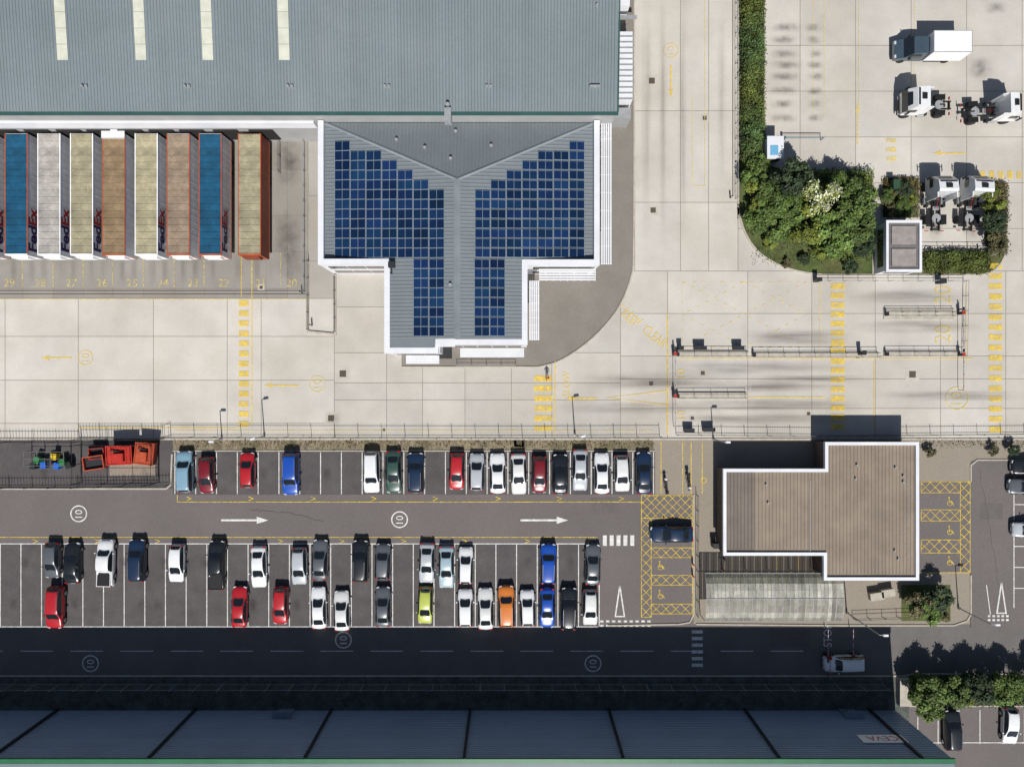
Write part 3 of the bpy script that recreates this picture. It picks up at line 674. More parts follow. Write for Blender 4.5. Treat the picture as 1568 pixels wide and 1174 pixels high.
# ---------------------------------------------------------------- cars
paint_cache={}
def paint(col,rough=.3):
    k_=tuple(col)
    if k_ not in paint_cache: paint_cache[k_]=M('car_paint',col,rough,0.07,1.5,0.03,9,coat=0.5,spec=.5)
    return paint_cache[k_]
lampm=M('headlamp_lens',(0.55,0.57,0.6),.15,0,1,0,spec=.8); tailm=M('tail_lamp',(0.35,0.01,0.01),.2,0,1,0); alloy=M('alloy_wheel',(0.4,0.4,0.42),.35,0,1,0,metal=.8)
blackp=M('black_plastic',(0.015,0.015,0.016),.5,0,1,0)
def car_mesh(kind):
    if kind=='hatch':  w=.88; st_=[(2.02,.72,.50,.62,.53),(1.96,.86,.64,.74,.69),(1.65,.95,.78,.80,.86),(1.02,.99,.90,.80,.98),(.28,1,.92,.68,1.37),(-.1,1,.93,.70,1.46),(-1.1,1,.95,.68,1.45),(-1.62,.98,.96,.64,1.36),(-1.92,.93,.92,.70,.96),(-2.02,.84,.60,.70,.63)]; ws,rg=3,7
    elif kind=='sedan': w=.9; st_=[(2.28,.70,.50,.60,.53),(2.2,.86,.64,.74,.68),(1.8,.96,.76,.80,.84),(1.0,.99,.88,.80,.94),(.22,1,.90,.66,1.32),(-.2,1,.91,.68,1.42),(-.75,1,.92,.67,1.40),(-1.1,1,.93,.64,1.33),(-1.75,.98,.94,.74,1.0),(-2.15,.93,.88,.74,.95),(-2.28,.84,.60,.68,.63)]; ws,rg=3,7
    elif kind=='suv': w=.93; st_=[(2.28,.76,.60,.66,.64),(2.2,.90,.80,.80,.86),(1.85,.97,.95,.84,1.02),(1.12,.99,1.05,.84,1.12),(.5,1,1.08,.72,1.55),(.1,1,1.08,.74,1.66),(-1.4,1,1.10,.73,1.65),(-1.95,.98,1.10,.70,1.56),(-2.2,.94,1.05,.76,1.1),(-2.3,.87,.7,.74,.73)]; ws,rg=3,7
    elif kind=='pickup': w=.94; st_=[(2.65,.76,.60,.66,.64),(2.57,.90,.80,.80,.86),(2.2,.97,.98,.84,1.06),(1.5,.99,1.05,.84,1.14),(.95,1,1.08,.72,1.58),(.6,1,1.08,.74,1.72),(-.3,1,1.10,.73,1.72),(-.7,.99,1.10,.71,1.66),(-.85,1,1.08,.84,1.1),(-2.55,.99,1.08,.84,1.1),(-2.65,.92,.75,.80,.78)]; ws,rg=3,7
    V=[];F=[];MI=[]
    for (y,wf,bz,rf,rz_) in st_:
        ww=w*wf; rr=w*rf
        half=[(ww*.90,.24),(ww*1.0,.52 if bz>.6 else bz*.75),(ww*.965,bz),(rr*1.0,rz_-.035),(rr*.9,rz_),(rr*.5,rz_+.03)]
        row=[(-a_,y,z) for a_,z in half]+[(0,y,rz_+.04)]+[(a_,y,z) for a_,z in half[::-1]]
        V+=row
    n=13
    for i in range(len(st_)-1):
        for j in range(n-1):
            mi=0
            if j in(2,9) and ws<=i<=rg: mi=1
            if j in(4,5,6,7) and i in(ws,rg): mi=1
            if j in (0,11): mi=2 if (i in (0,len(st_)-2)) else 0
            F.append((i*n+j,i*n+j+1,(i+1)*n+j+1,(i+1)*n+j));MI.append(mi)
    F.append(tuple(range(n))[::-1]);MI.append(0);q=(len(st_)-1)*n;F.append(tuple(range(q,q+n)));MI.append(0)
    me=bpy.data.meshes.new('c'); me.from_pydata(V,[],F); me.polygons.foreach_set('material_index',MI)
    bm=bmesh.new();bm.from_mesh(me);
    bmesh.ops.recalc_face_normals(bm,faces=bm.faces)
    cl=bm.edges.layers.float.new('crease_edge')
    for e in bm.edges:
        if len(e.link_faces)==2 and e.link_faces[0].material_index!=e.link_faces[1].material_index: e[cl]=0.55
    bm.to_mesh(me);bm.free()
    for k_ in range(6): me.materials.append(None)
    o=bpy.data.objects.new('c',me);scene.collection.objects.link(o); md=o.modifiers.new('s','SUBSURF');md.levels=2
    dg=bpy.context.evaluated_depsgraph_get(); me2=bpy.data.meshes.new_from_object(o.evaluated_get(dg),depsgraph=dg)
    bpy.data.objects.remove(o)
    x=MB(); x.v=[tuple(v.co) for v in me2.vertices]; x.f=[list(p.vertices) for p in me2.polygons]; x.m=[p.material_index for p in me2.polygons]; x.c=[(1,1,1)]*len(x.f)
    nb=len(x.f)
    yf,yr=st_[0][0],st_[-1][0]
    r=.33 if kind in('hatch','sedan') else .39
    for wy in(yf-.82,yr+.78 if kind!='pickup' else yr+1.15):
        for sx_ in(-1,1):
            x.tube((sx_*(w-.24),wy,r),(sx_*(w+.005),wy,r),r,r,14,3); x.tube((sx_*(w),wy,r),(sx_*(w+.015),wy,r),r*.62,r*.6,10,5)
            x.tube((sx_*(w-.3),wy,r+.02),(sx_*(w-.02),wy,r+.02),r+.05,r+.05,14,2)
    hz=st_[1][2]-.03
    for sx_ in(-1,1):
        x.boxr(sx_*w*.66,yf-.12,hz-.09,hz+.07,.36,.2,sx_*-.35,4,.85)
        x.boxr(sx_*w*.72,yr+.09,st_[-2][2]-.22,st_[-2][2]-.02,.32,.14,sx_*.3,6,.9)
        cy=st_[ws][0]-.32; x.boxr(sx_*(w+.08),cy,st_[ws][2]+.02,st_[ws][2]+.16,.18,.12,sx_*-.2,0,.85)
    x.box(-.45,.45,yf-.03,yf+.02,.34,.5,2); x.box(-.26,.26,yf+.015,yf+.03,.38,.47,4); x.box(-.26,.26,yr-.03,yr-.0,.5,.6,4)
    c0=st_[ws]
    x.box(-w*.62,w*.62,c0[0]-.03,c0[0]+.07,c0[4]-.01,c0[4]+.035,2)
    x.tube((0,st_[rg][0]+.15,st_[rg][4]),(0,st_[rg][0]-.05,st_[rg][4]+.15),.012,.008,5,2)
    if kind=='suv':
        for sx_ in(-1,1): x.tube((sx_*w*.68,.1,1.68),(sx_*w*.66,-1.7,1.66),.025,.025,6,5)
    if kind=='pickup':
        x.box(-w*.74,w*.74,-2.45,-1.0,1.12,1.15,2); x.ribbon([(-w*.8,-.95),(-w*.8,-2.52),(w*.8,-2.52),(w*.8,-.95)],.07,1.0,1.2,0)
    ob=x.obj('c',[paint((.5,.5,.5)),glass,blackp,rubber,lampm,alloy,tailm]); me=ob.data; bpy.data.objects.remove(ob)
    sm=[i<nb for i in range(len(me.polygons))]; me.polygons.foreach_set('use_smooth',sm); me.name=kind
    return me
CM={k_:car_mesh(k_) for k_ in('hatch','sedan','suv','pickup')}
CM['hatch'].name='hatchback'
def car(px,py,col,kind='hatch',rot=0,name=None,sc=1.0):
    o=bpy.data.objects.new(name or ('pickup_truck' if kind=='pickup' else 'parked_car'),CM[kind]); scene.collection.objects.link(o)
    x,y=W(px,py,0.7); o.location=(x+random.uniform(-.06,.06),y+random.uniform(-.05,.05),0.045); o.rotation_euler=(0,0,rot+random.uniform(-.03,.03)); o.scale=(1.04*sc*random.uniform(.97,1.02),1.05*sc*random.uniform(.96,1.03),1.0*sc)
    o.material_slots[0].link='OBJECT'; o.material_slots[0].material=paint(col)
    return o
WH=(.72,.73,.74);W2=(.62,.63,.62);SI=(.40,.43,.46);DK=(.012,.014,.018);GR=(.09,.10,.115);RD=(.40,.014,.02);DR=(.16,.008,.015);NV=(.01,.025,.06);BL=(.01,.07,.38);LB=(.2,.34,.43);GN=(.035,.075,.06)
pi=math.pi
R1=[(284,722,LB,'suv'),(317,727,DR,'hatch'),(379,720,RD,'hatch'),(446,725,BL,'suv'),(570,723,WH,'suv'),(603,723,GN,'sedan'),(637,723,NV,'suv'),(699,722,RD,'hatch'),(730,722,SI,'hatch'),(762,724,WH,'sedan'),(794,726,W2,'sedan'),(826,726,DR,'hatch'),(858,726,DK,'sedan'),(889,720,SI,'sedan'),(921,724,WH,'sedan'),(953,724,W2,'hatch'),(986,724,NV,'sedan')]
ups=[0,1,0,1,1,1,0,1,0,0,1,1,0,1,0,1,0]
for (x,y,c,k_),u in zip(R1,ups): car(x,y,c,k_,0 if not u else pi)
R2=[(80,858,GR,'hatch'),(112,861,DK,'sedan'),(162,862,WH,'pickup'),(210,857,NV,'suv'),(271,862,WH,'hatch'),(333,864,DK,'pickup'),(396,867,WH,'sedan'),(459,866,SI,'hatch'),(490,857,GR,'sedan'),(552,858,DK,'suv'),(586,859,GR,'hatch'),(653,862,SI,'sedan'),(683,868,(.32,.42,.47),'sedan'),(713,865,WH,'hatch'),(840,863,BL,'suv'),(907,864,GR,'sedan')]
for i,(x,y,c,k_) in enumerate(R2): car(x,y,c,k_,0 if k_=='pickup' or random.random()<.6 else pi)
R3=[(86,930,RD,'suv'),(367,928,RD,'sedan'),(429,927,RD,'hatch'),(488,930,WH,'sedan'),(524,934,W2,'sedan'),(586,928,GR,'sedan'),(651,926,(.42,.48,.09),'hatch'),(713,930,WH,'hatch'),(744,931,W2,'sedan'),(775,927,(.6,.18,.03),'suv'),(807,930,WH,'hatch'),(838,930,BL,'sedan'),(871,931,DK,'suv'),(904,930,W2,'hatch')]
for i,(x,y,c,k_) in enumerate(R3): car(x,y,c,k_,0 if random.random()<.6 else pi)
car(1028,818,NV,'sedan',pi/2,sc=1.05); car(1292,1014,WH,'suv',pi/2,'waiting_car')
car(1458,1116,DK,'suv',0); car(1546,1110,WH,'hatch',pi); car(1576,745,GR,'sedan',pi/2); car(1578,810,SI,'hatch',pi/2); car(1578,715,DK,'hatch',pi/2)
# ---------------------------------------------------------------- trailers
def TR(n,c): return M(n,c,.6,.25,.8,.15,5,tint=tuple(q*.65 for q in c),tscale=.5,tamt=.9)
tb=TR('trailer_roof_blue',(.010,.085,.165));tgw=TR('trailer_roof_grey',(.42,.395,.36));tbe=TR('trailer_roof_beige',(.35,.315,.21));tta=TR('trailer_roof_tan',(.27,.19,.11));tcr=TR('trailer_roof_cream',(.40,.36,.235));tbr=TR('trailer_roof_brown',(.30,.23,.165))
tw=M('trailer_side_white',(.82,.82,.83),.45,.08,.8); to=M('trailer_side_orange',(.40,.085,.03),.5,.15,.8); tdo=M('trailer_side_rust',(.20,.05,.025),.6,.2,.8); tpu=M('purple_lettering',(.03,.01,.10),.5); tre=M('red_lettering',(.42,.015,.015),.5)
def trailer(pxc,roof,side,nose,txt,rail=None,dy=0):
    x=MB(); w=1.27; y0,y1=-6.8,6.8; zt=3.98
    x.box(-w,w,y0,y1,1.2,zt-.04,1); x.box(-w+.06,w-.06,y0+.06,y1-.06,zt-.04,zt,0)
    n=17
    for i in range(n+1):
        yy=y0+.15+(y1-y0-.3)*i/n; x.box(-w+.12,w-.12,yy-.035,yy+.035,zt-.005,zt+.045,0)
    for i in range(n+2):
        yy=y0+.1+(y1-y0-.2)*i/(n+1)
        for s_ in(-1,1): x.box(s_*w-.012 if s_>0 else -w-.01,s_*w+.01 if s_>0 else -w+.012,yy-.012,yy+.012,1.25,zt-.1,1)
    for s_ in(-1,1): x.box(s_*(w-.03)-.05,s_*(w-.03)+.05,y0,y1,zt-.06,zt+.03,7); x.box(s_*w-.03,s_*w+.03,y0+.02,y1-.02,1.1,1.19,2)
    x.box(-w-.01,w+.01,y0-.06,y0-.001,1.2,zt-.05,1); x.box(-.9,.9,y0-.3,y0-.061,2.2,3.4,1); x.box(-w,w,y0-.09,y0+.1,zt-.045,zt+.055,2)
    for s_ in(-1,1): x.box(s_*(w-.1)-.08,s_*(w-.1)+.08,y0-.08,y0-.061,1.2,zt-.05,2)
    x.box(-.5,.5,y0+.3,y1-.3,.95,1.18,3)
    for yy in(y1-1.6,y1-2.9,y1-4.2):
        for s_ in(-1,1): x.tube((s_*.75,yy,.5),(s_*1.22,yy,.5),.5,.5,14,4)
    for s_ in(-1,1): x.box(s_*.8-.08,s_*.8+.08,y0+2.6,y0+2.8,.05,1.1,3)
    x.box(-1.2,1.2,y1-.1,y1+.05,.5,.65,3)
    if txt:
        for t,yc,mi,L_ in(('Fed',-4.85,5,2.9),('Ex',-2.35,6,1.95)):
            v,f,r_=textmesh(t,.035); sx_=L_/r_
            x.add([(w+.025,yc+a_*sx_,3.1+b_*1.5) for a_,b_ in v],f,mi)
    cx_,cy_=W(pxc,290,4.0)
    return x.obj('semi_trailer',[roof,side,nose,darkm,rubber,tpu,tre,rail or tw],loc=(cx_,28.2-6.95+dy,0.02))
for t in((-28,tcr,tw,to,1),(25,tb,tw,tw,1,to),(75,tgw,tw,tw,1),(125,tbe,tw,tw,1),(174,tta,tw,to,0,to),(224,tcr,tw,tw,1),(273,tbr,tw,to,0,to),(322,tb,tw,to,1,to),(382,tbe,tdo,to,0,to)):
    trailer(*t)
x0,y0=W(173,203,4.1); mm=MB(); mm.box(x0-1.3,x0+1.3,y0-.6,y0+.6,4.04,4.14); mm.box(x0-1.3,x0+1.3,y0-.65,y0-.61,4.0,4.2); mm.obj('trailer_roof_panel',[white_clad])
# ---------------------------------------------------------------- tractors and box truck
def tractor(px,py,rot):
    x=MB()
    pr=[(3.0,1.0),(3.05,1.6),(2.85,2.6),(2.2,3.55),(1.2,3.75),(.9,3.7),(.9,1.0)]
    w=1.22
    V=[(-w if k not in(3,4,5) else -w*.9,a_,b_) for k,(a_,b_) in enumerate(pr)]+[(w if k not in(3,4,5) else w*.9,a_,b_) for k,(a_,b_) in enumerate(pr)]; n=len(pr)
    for i in range(n):
        j=(i+1)%n; x.add([V[i],V[j],V[j+n],V[i+n]],[(0,1,2,3)],1 if i==1 else 0)
    x.add(V[:n],[tuple(range(n))],0);x.add(V[n:],[tuple(range(n))[::-1]],0)
    x.add([(-.8,2.9,2.66),(.8,2.9,2.66),(.7,2.55,3.12),(-.7,2.55,3.12)],[(0,1,2,3)],1)
    x.box(-1.0,1.0,2.98,3.12,.45,1.0,2)
    for s_ in(-1,1):
        x.add([(s_*(w+.005),2.7,1.9),(s_*(w+.005),1.7,1.9),(s_*(w+.005),1.7,2.55),(s_*(w+.005),2.6,2.55)],[(0,1,2,3)],1)
        x.boxr(s_*(w+.22),2.75,1.8,2.6,.12,.22,0,2); x.box(s_*(w+.08)-.12,s_*(w+.08)+.12,2.66,2.72,2.4,2.46,2)
        x.box(s_*1.0-.15,s_*1.0+.15,-.2,.85,.45,1.0,3); x.tube((s_*1.0,.1,.7),(s_*1.0,.85,.7),.3,.3,12,5)
        x.box(s_*(w-.12)-.05,s_*(w-.12)+.05,.3,.89,1.1,3.4,0)
        x.box(s_*.42-.06,s_*.42+.06,-3.0,1.2,.8,1.05,2)
        x.tube((s_*.9,2.2,.5),(s_*1.22,2.2,.5),.5,.5,14,3)
        x.tube((s_*.62,-1.7,.5),(s_*1.22,-1.7,.5),.5,.5,14,3); x.boxr(s_*.92,-1.7,1.02,1.07,.62,1.15,0,2)
        x.tube((s_*.9,.45,1.0),(s_*.9,.45,3.2),.07,.07,8,5)
        x.boxr(s_*.9,-2.95,.6,.8,.35,.08,0,6)
    x.tube((0,-1.55,1.05),(0,-1.55,1.18),.52,.5,16,5); x.box(-.08,.08,-2.1,-1.6,1.181,1.2,2)
    x.box(-.42,.42,-.6,.7,.98,1.04,5);x.box(-.5,.5,-2.9,-2.75,.7,1.0,2); x.box(-.35,.35,-.2,.5,1.05,1.3,2)
    x.box(-.95,.95,2.0,2.14,3.62,3.7,2); x.box(-.35,.35,1.3,1.8,3.735,3.8,2)
    for s_ in(-1,1): x.boxr(s_*.85,3.08,.75,.95,.4,.1,0,4)
    for i in range(3): x.tube((-.2+.2*i,.8,1.7),(-.2+.2*i,-.5,1.15),.025,.025,5,6 if i==1 else 2)
    x_,y_=W(px,py,1.6)
    o=x.obj('semi_tractor',[paint(WH),glass,blackp,rubber,lampm,greym,tailm],loc=(x_,y_,.03)); o.rotation_euler=(0,0,rot)
tractor(1421,158,pi/2);tractor(1517,168,-pi/2+.03)
tractor(1437,312,0);tractor(1489,312,-.06)
def boxtruck(px,py,rot):
    x=MB(); w=1.1
    pr=[(4.0,.5),(4.05,1.0),(3.1,1.35),(2.35,2.25),(1.4,2.35),(.7,2.3),(.7,.5)]
    n=len(pr); V=[(-w*(.88 if k in(3,4,5) else 1),a_,b_) for k,(a_,b_) in enumerate(pr)]+[(w*(.88 if k in(3,4,5) else 1),a_,b_) for k,(a_,b_) in enumerate(pr)]
    for i in range(n):
        j=(i+1)%n; x.add([V[i],V[j],V[j+n],V[i+n]],[(0,1,2,3)],1 if i==2 else 0)
    x.add(V[:n],[tuple(range(n))],0);x.add(V[n:],[tuple(range(n))[::-1]],0)
    for s_ in(-1,1): x.add([(s_*(w+.006),2.7,1.4),(s_*(w+.006),1.2,1.4),(s_*(w+.006),1.2,1.95),(s_*(w+.006),2.4,1.95)],[(0,1,2,3)],1); x.boxr(s_*(w+.2),2.6,1.4,1.8,.2,.12,0,2); x.boxr(s_*.8,3.95,.95,1.12,.35,.2,0,4)
    x.box(-1.2,1.2,-3.7,.62,.85,3.15,5); x.ribbon([(-1.2,-3.7),(1.2,-3.7),(1.2,.62),(-1.2,.62)],.07,3.15,3.18,6,closed=True)
    for s_ in(-1,1):
        for yy in(-2.2,3.0): x.tube((s_*.8,yy,.38),(s_*1.12,yy,.38),.38,.38,14,3)
        x.box(s_*1.1-.04,s_*1.1+.04,-1.5,.4,.4,.85,2)
    x.box(-.45,.45,-3.5,.8,.6,.85,2)
    x_,y_=W(px,py,1.8); o=x.obj('box_truck',[paint((.05,.075,.10)),glass,blackp,rubber,lampm,M('truck_box_white',(.8,.8,.8),.4,.04,1),greym],loc=(x_,y_,.03)); o.rotation_euler=(0,0,rot)
boxtruck(1428,72,pi/2)
# ---------------------------------------------------------------- street furniture
def lamp(px,py,h,ang,arm=1.4):
    x=MB(); x.tube((0,0,0),(0,0,h),.08,.045,8); dx,dy=math.cos(ang)*arm,math.sin(ang)*arm
    x.tube((0,0,h-.05),(dx,dy,h+.1),.04,.04,6); x.boxr(dx,dy,h+.04,h+.18,.6,.26,ang,1,.8); x.boxr(0,0,0,.5,.22,.22,0)
    a_,b_=W(px,py); x.obj('street_lamp',[greym,white_clad],loc=(a_,b_,.03))
for l in((405,668,5.2,.2,.5),(880,664,5.2,.2,.5),(1296,937,7.8,0,.6),(1467,930,6,0,.6),(340,672,4,0,.4),(1092,672,4.5,0,.4)): lamp(*l)
def barrier(px,py,rot,L_=4.2,st=False):
    x=MB(); x.boxr(0,0,0,1.0,.34,.34,0,0,.92); x.boxr(0,0,1.0,1.06,.38,.38,0,2); x.boxr(L_/2,0,.96,1.04,L_,.06,0,1)
    for i in range(3): x.boxr(.9+i*(L_-1.4)/2,0,.955,1.045,.2,.064,0,2)
    x.boxr(-.45,0,.9,1.1,.4,.14,0,3); x.boxr(L_-.05,0,0,.95,.06,.06,0,3)
    a_,b_=W(px,py); o=x.obj('barrier_gate',[darkm,greym,redm,darkm],loc=(a_,b_,.1)); o.rotation_euler=(0,0,rot)
barrier(1031,542,-pi/2);barrier(1031,606,-pi/2,3.6);barrier(1467,480,-pi/2,4.0);barrier(1467,543,-pi/2,4.2)
barrier(1262,1000,pi/2,3.2);barrier(1300,1000,pi/2,3.2);barrier(1265,1002,-pi/2,2.3)
x=MB(); x.tube((0,0,1.0),(4.6,0,1.0),.05,.05,8,0); x.boxr(0,0,0,1.1,.25,.25,0,0); x.boxr(4.55,0,0,.98,.08,.08,0,0); x.boxr(2.3,0,.7,.72,4.4,.02,0,0); a_,b_=W(1197,215); x.obj('height_barrier',[M('blue_steel',(.08,.16,.2),.5)],loc=(a_,b_,.03))
M_y=M('yellow_bollard_paint',(.6,.42,.03),.5)
def island(x0,y0,x1,y1):
    x=MB(); p=WP([(x0,y0),(x1,y0),(x1,y1),(x0,y1)]); x.prism(p,0.0,.16,0)
    xa,xb=p[0][0],p[1][0]; yc=(p[0][1]+p[2][1])/2; L_=xb-xa
    for s_ in(-.22,.22):
        n=int(L_/1.8)
        for i in range(n+1): x.boxr(xa+.2+(L_-.4)*i/n,yc+s_,.16,.9,.04,.04,0,1)
        x.box(xa+.15,xb-.15,yc+s_-.02,yc+s_+.02,.9,.94,1)
    x.boxr(xa+.2,yc,.16,.8,.25,.4,0,2)
    x.obj('lane_island',[kerbm,darkm,darkm])
island(1034,538,1145,547);island(1150,540,1345,547);island(1352,538,1470,546);island(1034,601,1143,611);island(1352,473,1460,489)
def cabinet(px,py,lx=.8,ly=.5,h=1.2,rot=0,mat=None,name='equipment_cabinet'):
    x=MB(); x.boxr(0,0,0,h,lx,ly,0,0); x.boxr(0,0,h,h+.05,lx+.08,ly+.08,0,0); x.boxr(0,-ly/2-.01,.15,h-.1,.02,.02,0,1); a_,b_=W(px,py); o=x.obj(name,[mat or darkm,greym],loc=(a_,b_,.1)); o.rotation_euler=(0,0,rot)
for c in((1070,533,1.3,.4,.9),(1128,533,1.1,.4,.9),(1040,533,.5,.4,1),(1248,430,.5,.4),(1315,541,.4,.4,1.3),(1436,432,.7,.5,1),(1083,657,1.3,.4,.8),(1053,658,1.1,.4,.8),(1092,832,.6,.5),(1100,826,.5,.5,1)):
    cabinet(*c)
cabinet(1396,925,.7,1.4,1.7,0,greenm); cabinet(1363,287,.7,1.0,1.4,0,M('dark_green',(.03,.07,.04),.6))
for p in((1355,905),(1338,910)): cabinet(*p,1.5,.8,.7,.15,kerbm,'concrete_block')
x=MB(); x.box(-.85,.85,-1.2,1.2,.1,2.4,0); x.box(-.95,.95,-1.3,1.3,2.4,2.5,0); x.box(-.7,.7,-1.22,-1.2,1.0,2.0,1); x.box(.85,.87,-.9,.9,1,2,1); x.box(-.6,.3,-.9,.2,2.5,2.56,2); a_,b_=W(1185,228,2.0)
x.obj('security_booth',[white_clad,glass,M('pale_blue_panel',(.15,.4,.6),.4)],loc=(a_,b_,0.02))
def bollard(px,py,mat):
    x=MB(); x.tube((0,0,0),(0,0,1.0),.09,.09,10); x.tube((0,0,.7),(0,0,.85),.095,.095,10,1); a_,b_=W(px,py); x.obj('bollard',[mat,white_clad],loc=(a_,b_,.03))
for p in((1118,303),(478,498),(463,448),(1031,532),(1031,597),(1316,262),(1497,385)): bollard(*p,darkm)
for p in((1468,474),(1060,862),(1060,880),(1105,870)): bollard(*p,redm)
def skip(px,py,lx,ly,h,rot,mat,lid=False):
    x=MB(); t=.72
    bt=[(-lx/2*t,-ly/2),(lx/2*t,-ly/2),(lx/2*t,ly/2),(-lx/2*t,ly/2)];tp=[(-lx/2,-ly/2),(lx/2,-ly/2),(lx/2,ly/2),(-lx/2,ly/2)]
    V=[(a_,b_,.1) for a_,b_ in bt]+[(a_,b_,h) for a_,b_ in tp]
    x.add(V,[(3,2,1,0),(0,1,5,4),(1,2,6,5),(2,3,7,6),(3,0,4,7)],0)
    x.ribbon(tp,.12,h-.1,h+.02,0,closed=True); x.sheet([(a_*.9,b_*.9) for a_,b_ in tp],h-.35 if not lid else h+.005,1 if not lid else 0)
    for i in range(4):
        xx=-lx*.3+lx*.2*i; x.box(xx-.04,xx+.04,-ly/2-.05,-ly/2,.2,h-.1,0); x.box(xx-.04,xx+.04,ly/2,ly/2+.05,.2,h-.1,0)
        if lid: x.box(xx-.04,xx+.04,-ly/2,ly/2,h+.021,h+.09,0)
    for s_ in(-1,1): x.tube((s_*lx*.3,-ly/2-.15,h*.6),(s_*lx*.3,ly/2+.15,h*.6),.06,.06,8,1)
    if lid: x.box(-lx*.2,lx*.25,-ly*.35,ly*.1,h+.095,h+.5,0); x.tube((lx*.2,ly*.2,h+.1),(-lx*.3,ly*.25,h+.3),.07,.07,8,1)
    a_,b_=W(px,py,h*.7); o=x.obj('waste_skip' if not lid else 'waste_compactor',[mat,darkm],loc=(a_,b_,.03)); o.rotation_euler=(0,0,rot)
dkred=M('rusty_red_paint',(.25,.03,.02),.7,.35,2,.2,6)
skip(146,708,2.3,1.5,1.5,.15,orangem);skip(186,696,2.9,2.1,2.0,.05,redm,True);skip(224,694,2.1,2.4,1.8,-.1,orangem,True)
skip(150,694,1.7,1.2,1.2,.1,dkred); skip(205,690,1.2,1.2,1.3,0,dkred)
a=MB(); a.sheet(WP([(168,708),(238,708),(238,728),(168,728)]),.06); a.obj('concrete_pad',[pave])
bins=[(58,704,greenm),(68,712,bluem),(78,706,darkm),(88,713,bluem),(97,708,greenm),(106,712,darkm),(52,713,darkm),(84,699,M_y)]
for px,py,mt in bins:
    x=MB(); x.boxr(0,0,.08,1.0,.5,.6,0,0,1.12); x.boxr(0,0,1.0,1.08,.64,.74,0,0); x.tube((-.25,.32,.1),(.25,.32,.1),.1,.1,8,1); x.tube((-.2,.38,1.0),(.2,.38,1.0),.02,.02,6,1)
    a_,b_=W(px,py,.8); o=x.obj('wheelie_bin',[mt,rubber],loc=(a_,b_,.03)); o.rotation_euler=(0,0,random.uniform(-.4,.4))
x=MB()
for i in range(4):
    xa,ya=W(50+i*20,690); x.tube((xa,ya,0),(xa,ya,1.6),.035,.035,6)
    x.tube((xa,ya-1.6,0),(xa,ya-1.6,1.6),.035,.035,6); x.tube((xa,ya,1.6),(xa,ya-1.6,1.6),.035,.035,6)
xa,ya=W(50,690);xb,_=W(110,690)
for yy in(ya,ya-.8,ya-1.6): x.tube((xa,yy,1.62),(xb,yy,1.62),.03,.03,6)
x.obj('bin_rack',[fencem])
def moto(px,py,rot):
    x=MB()
    for yy in(-.7,.7): x.tube((-.07,yy,.31),(.07,yy,.31),.31,.31,16,1); x.tube((-.09,yy,.31),(.09,yy,.31),.16,.16,10,3)
    x.boxr(0,.15,.6,.95,.34,.6,0,0,.7); x.boxr(0,-.45,.72,.86,.28,.75,0,1,.85); x.boxr(0,.0,.25,.6,.36,.5,0,3); x.boxr(0,.62,.8,1.05,.36,.3,0,2,.6)
    x.tube((-.38,.45,1.02),(.38,.45,1.02),.02,.02,6,1); x.tube((0,.7,.31),(0,.45,1.0),.04,.04,6,3); x.tube((.18,-.9,.35),(.15,.0,.3),.05,.04,8,3); x.boxr(0,-.95,.75,1.0,.4,.35,0,1,.9)
    a_,b_=W(px,py); o=x.obj('motorcycle',[darkm,rubber,white_clad,alloy],loc=(a_,b_,.03)); o.rotation_euler=(0,0,rot)
moto(1018,740,.1);moto(1053,737,pi+.1)
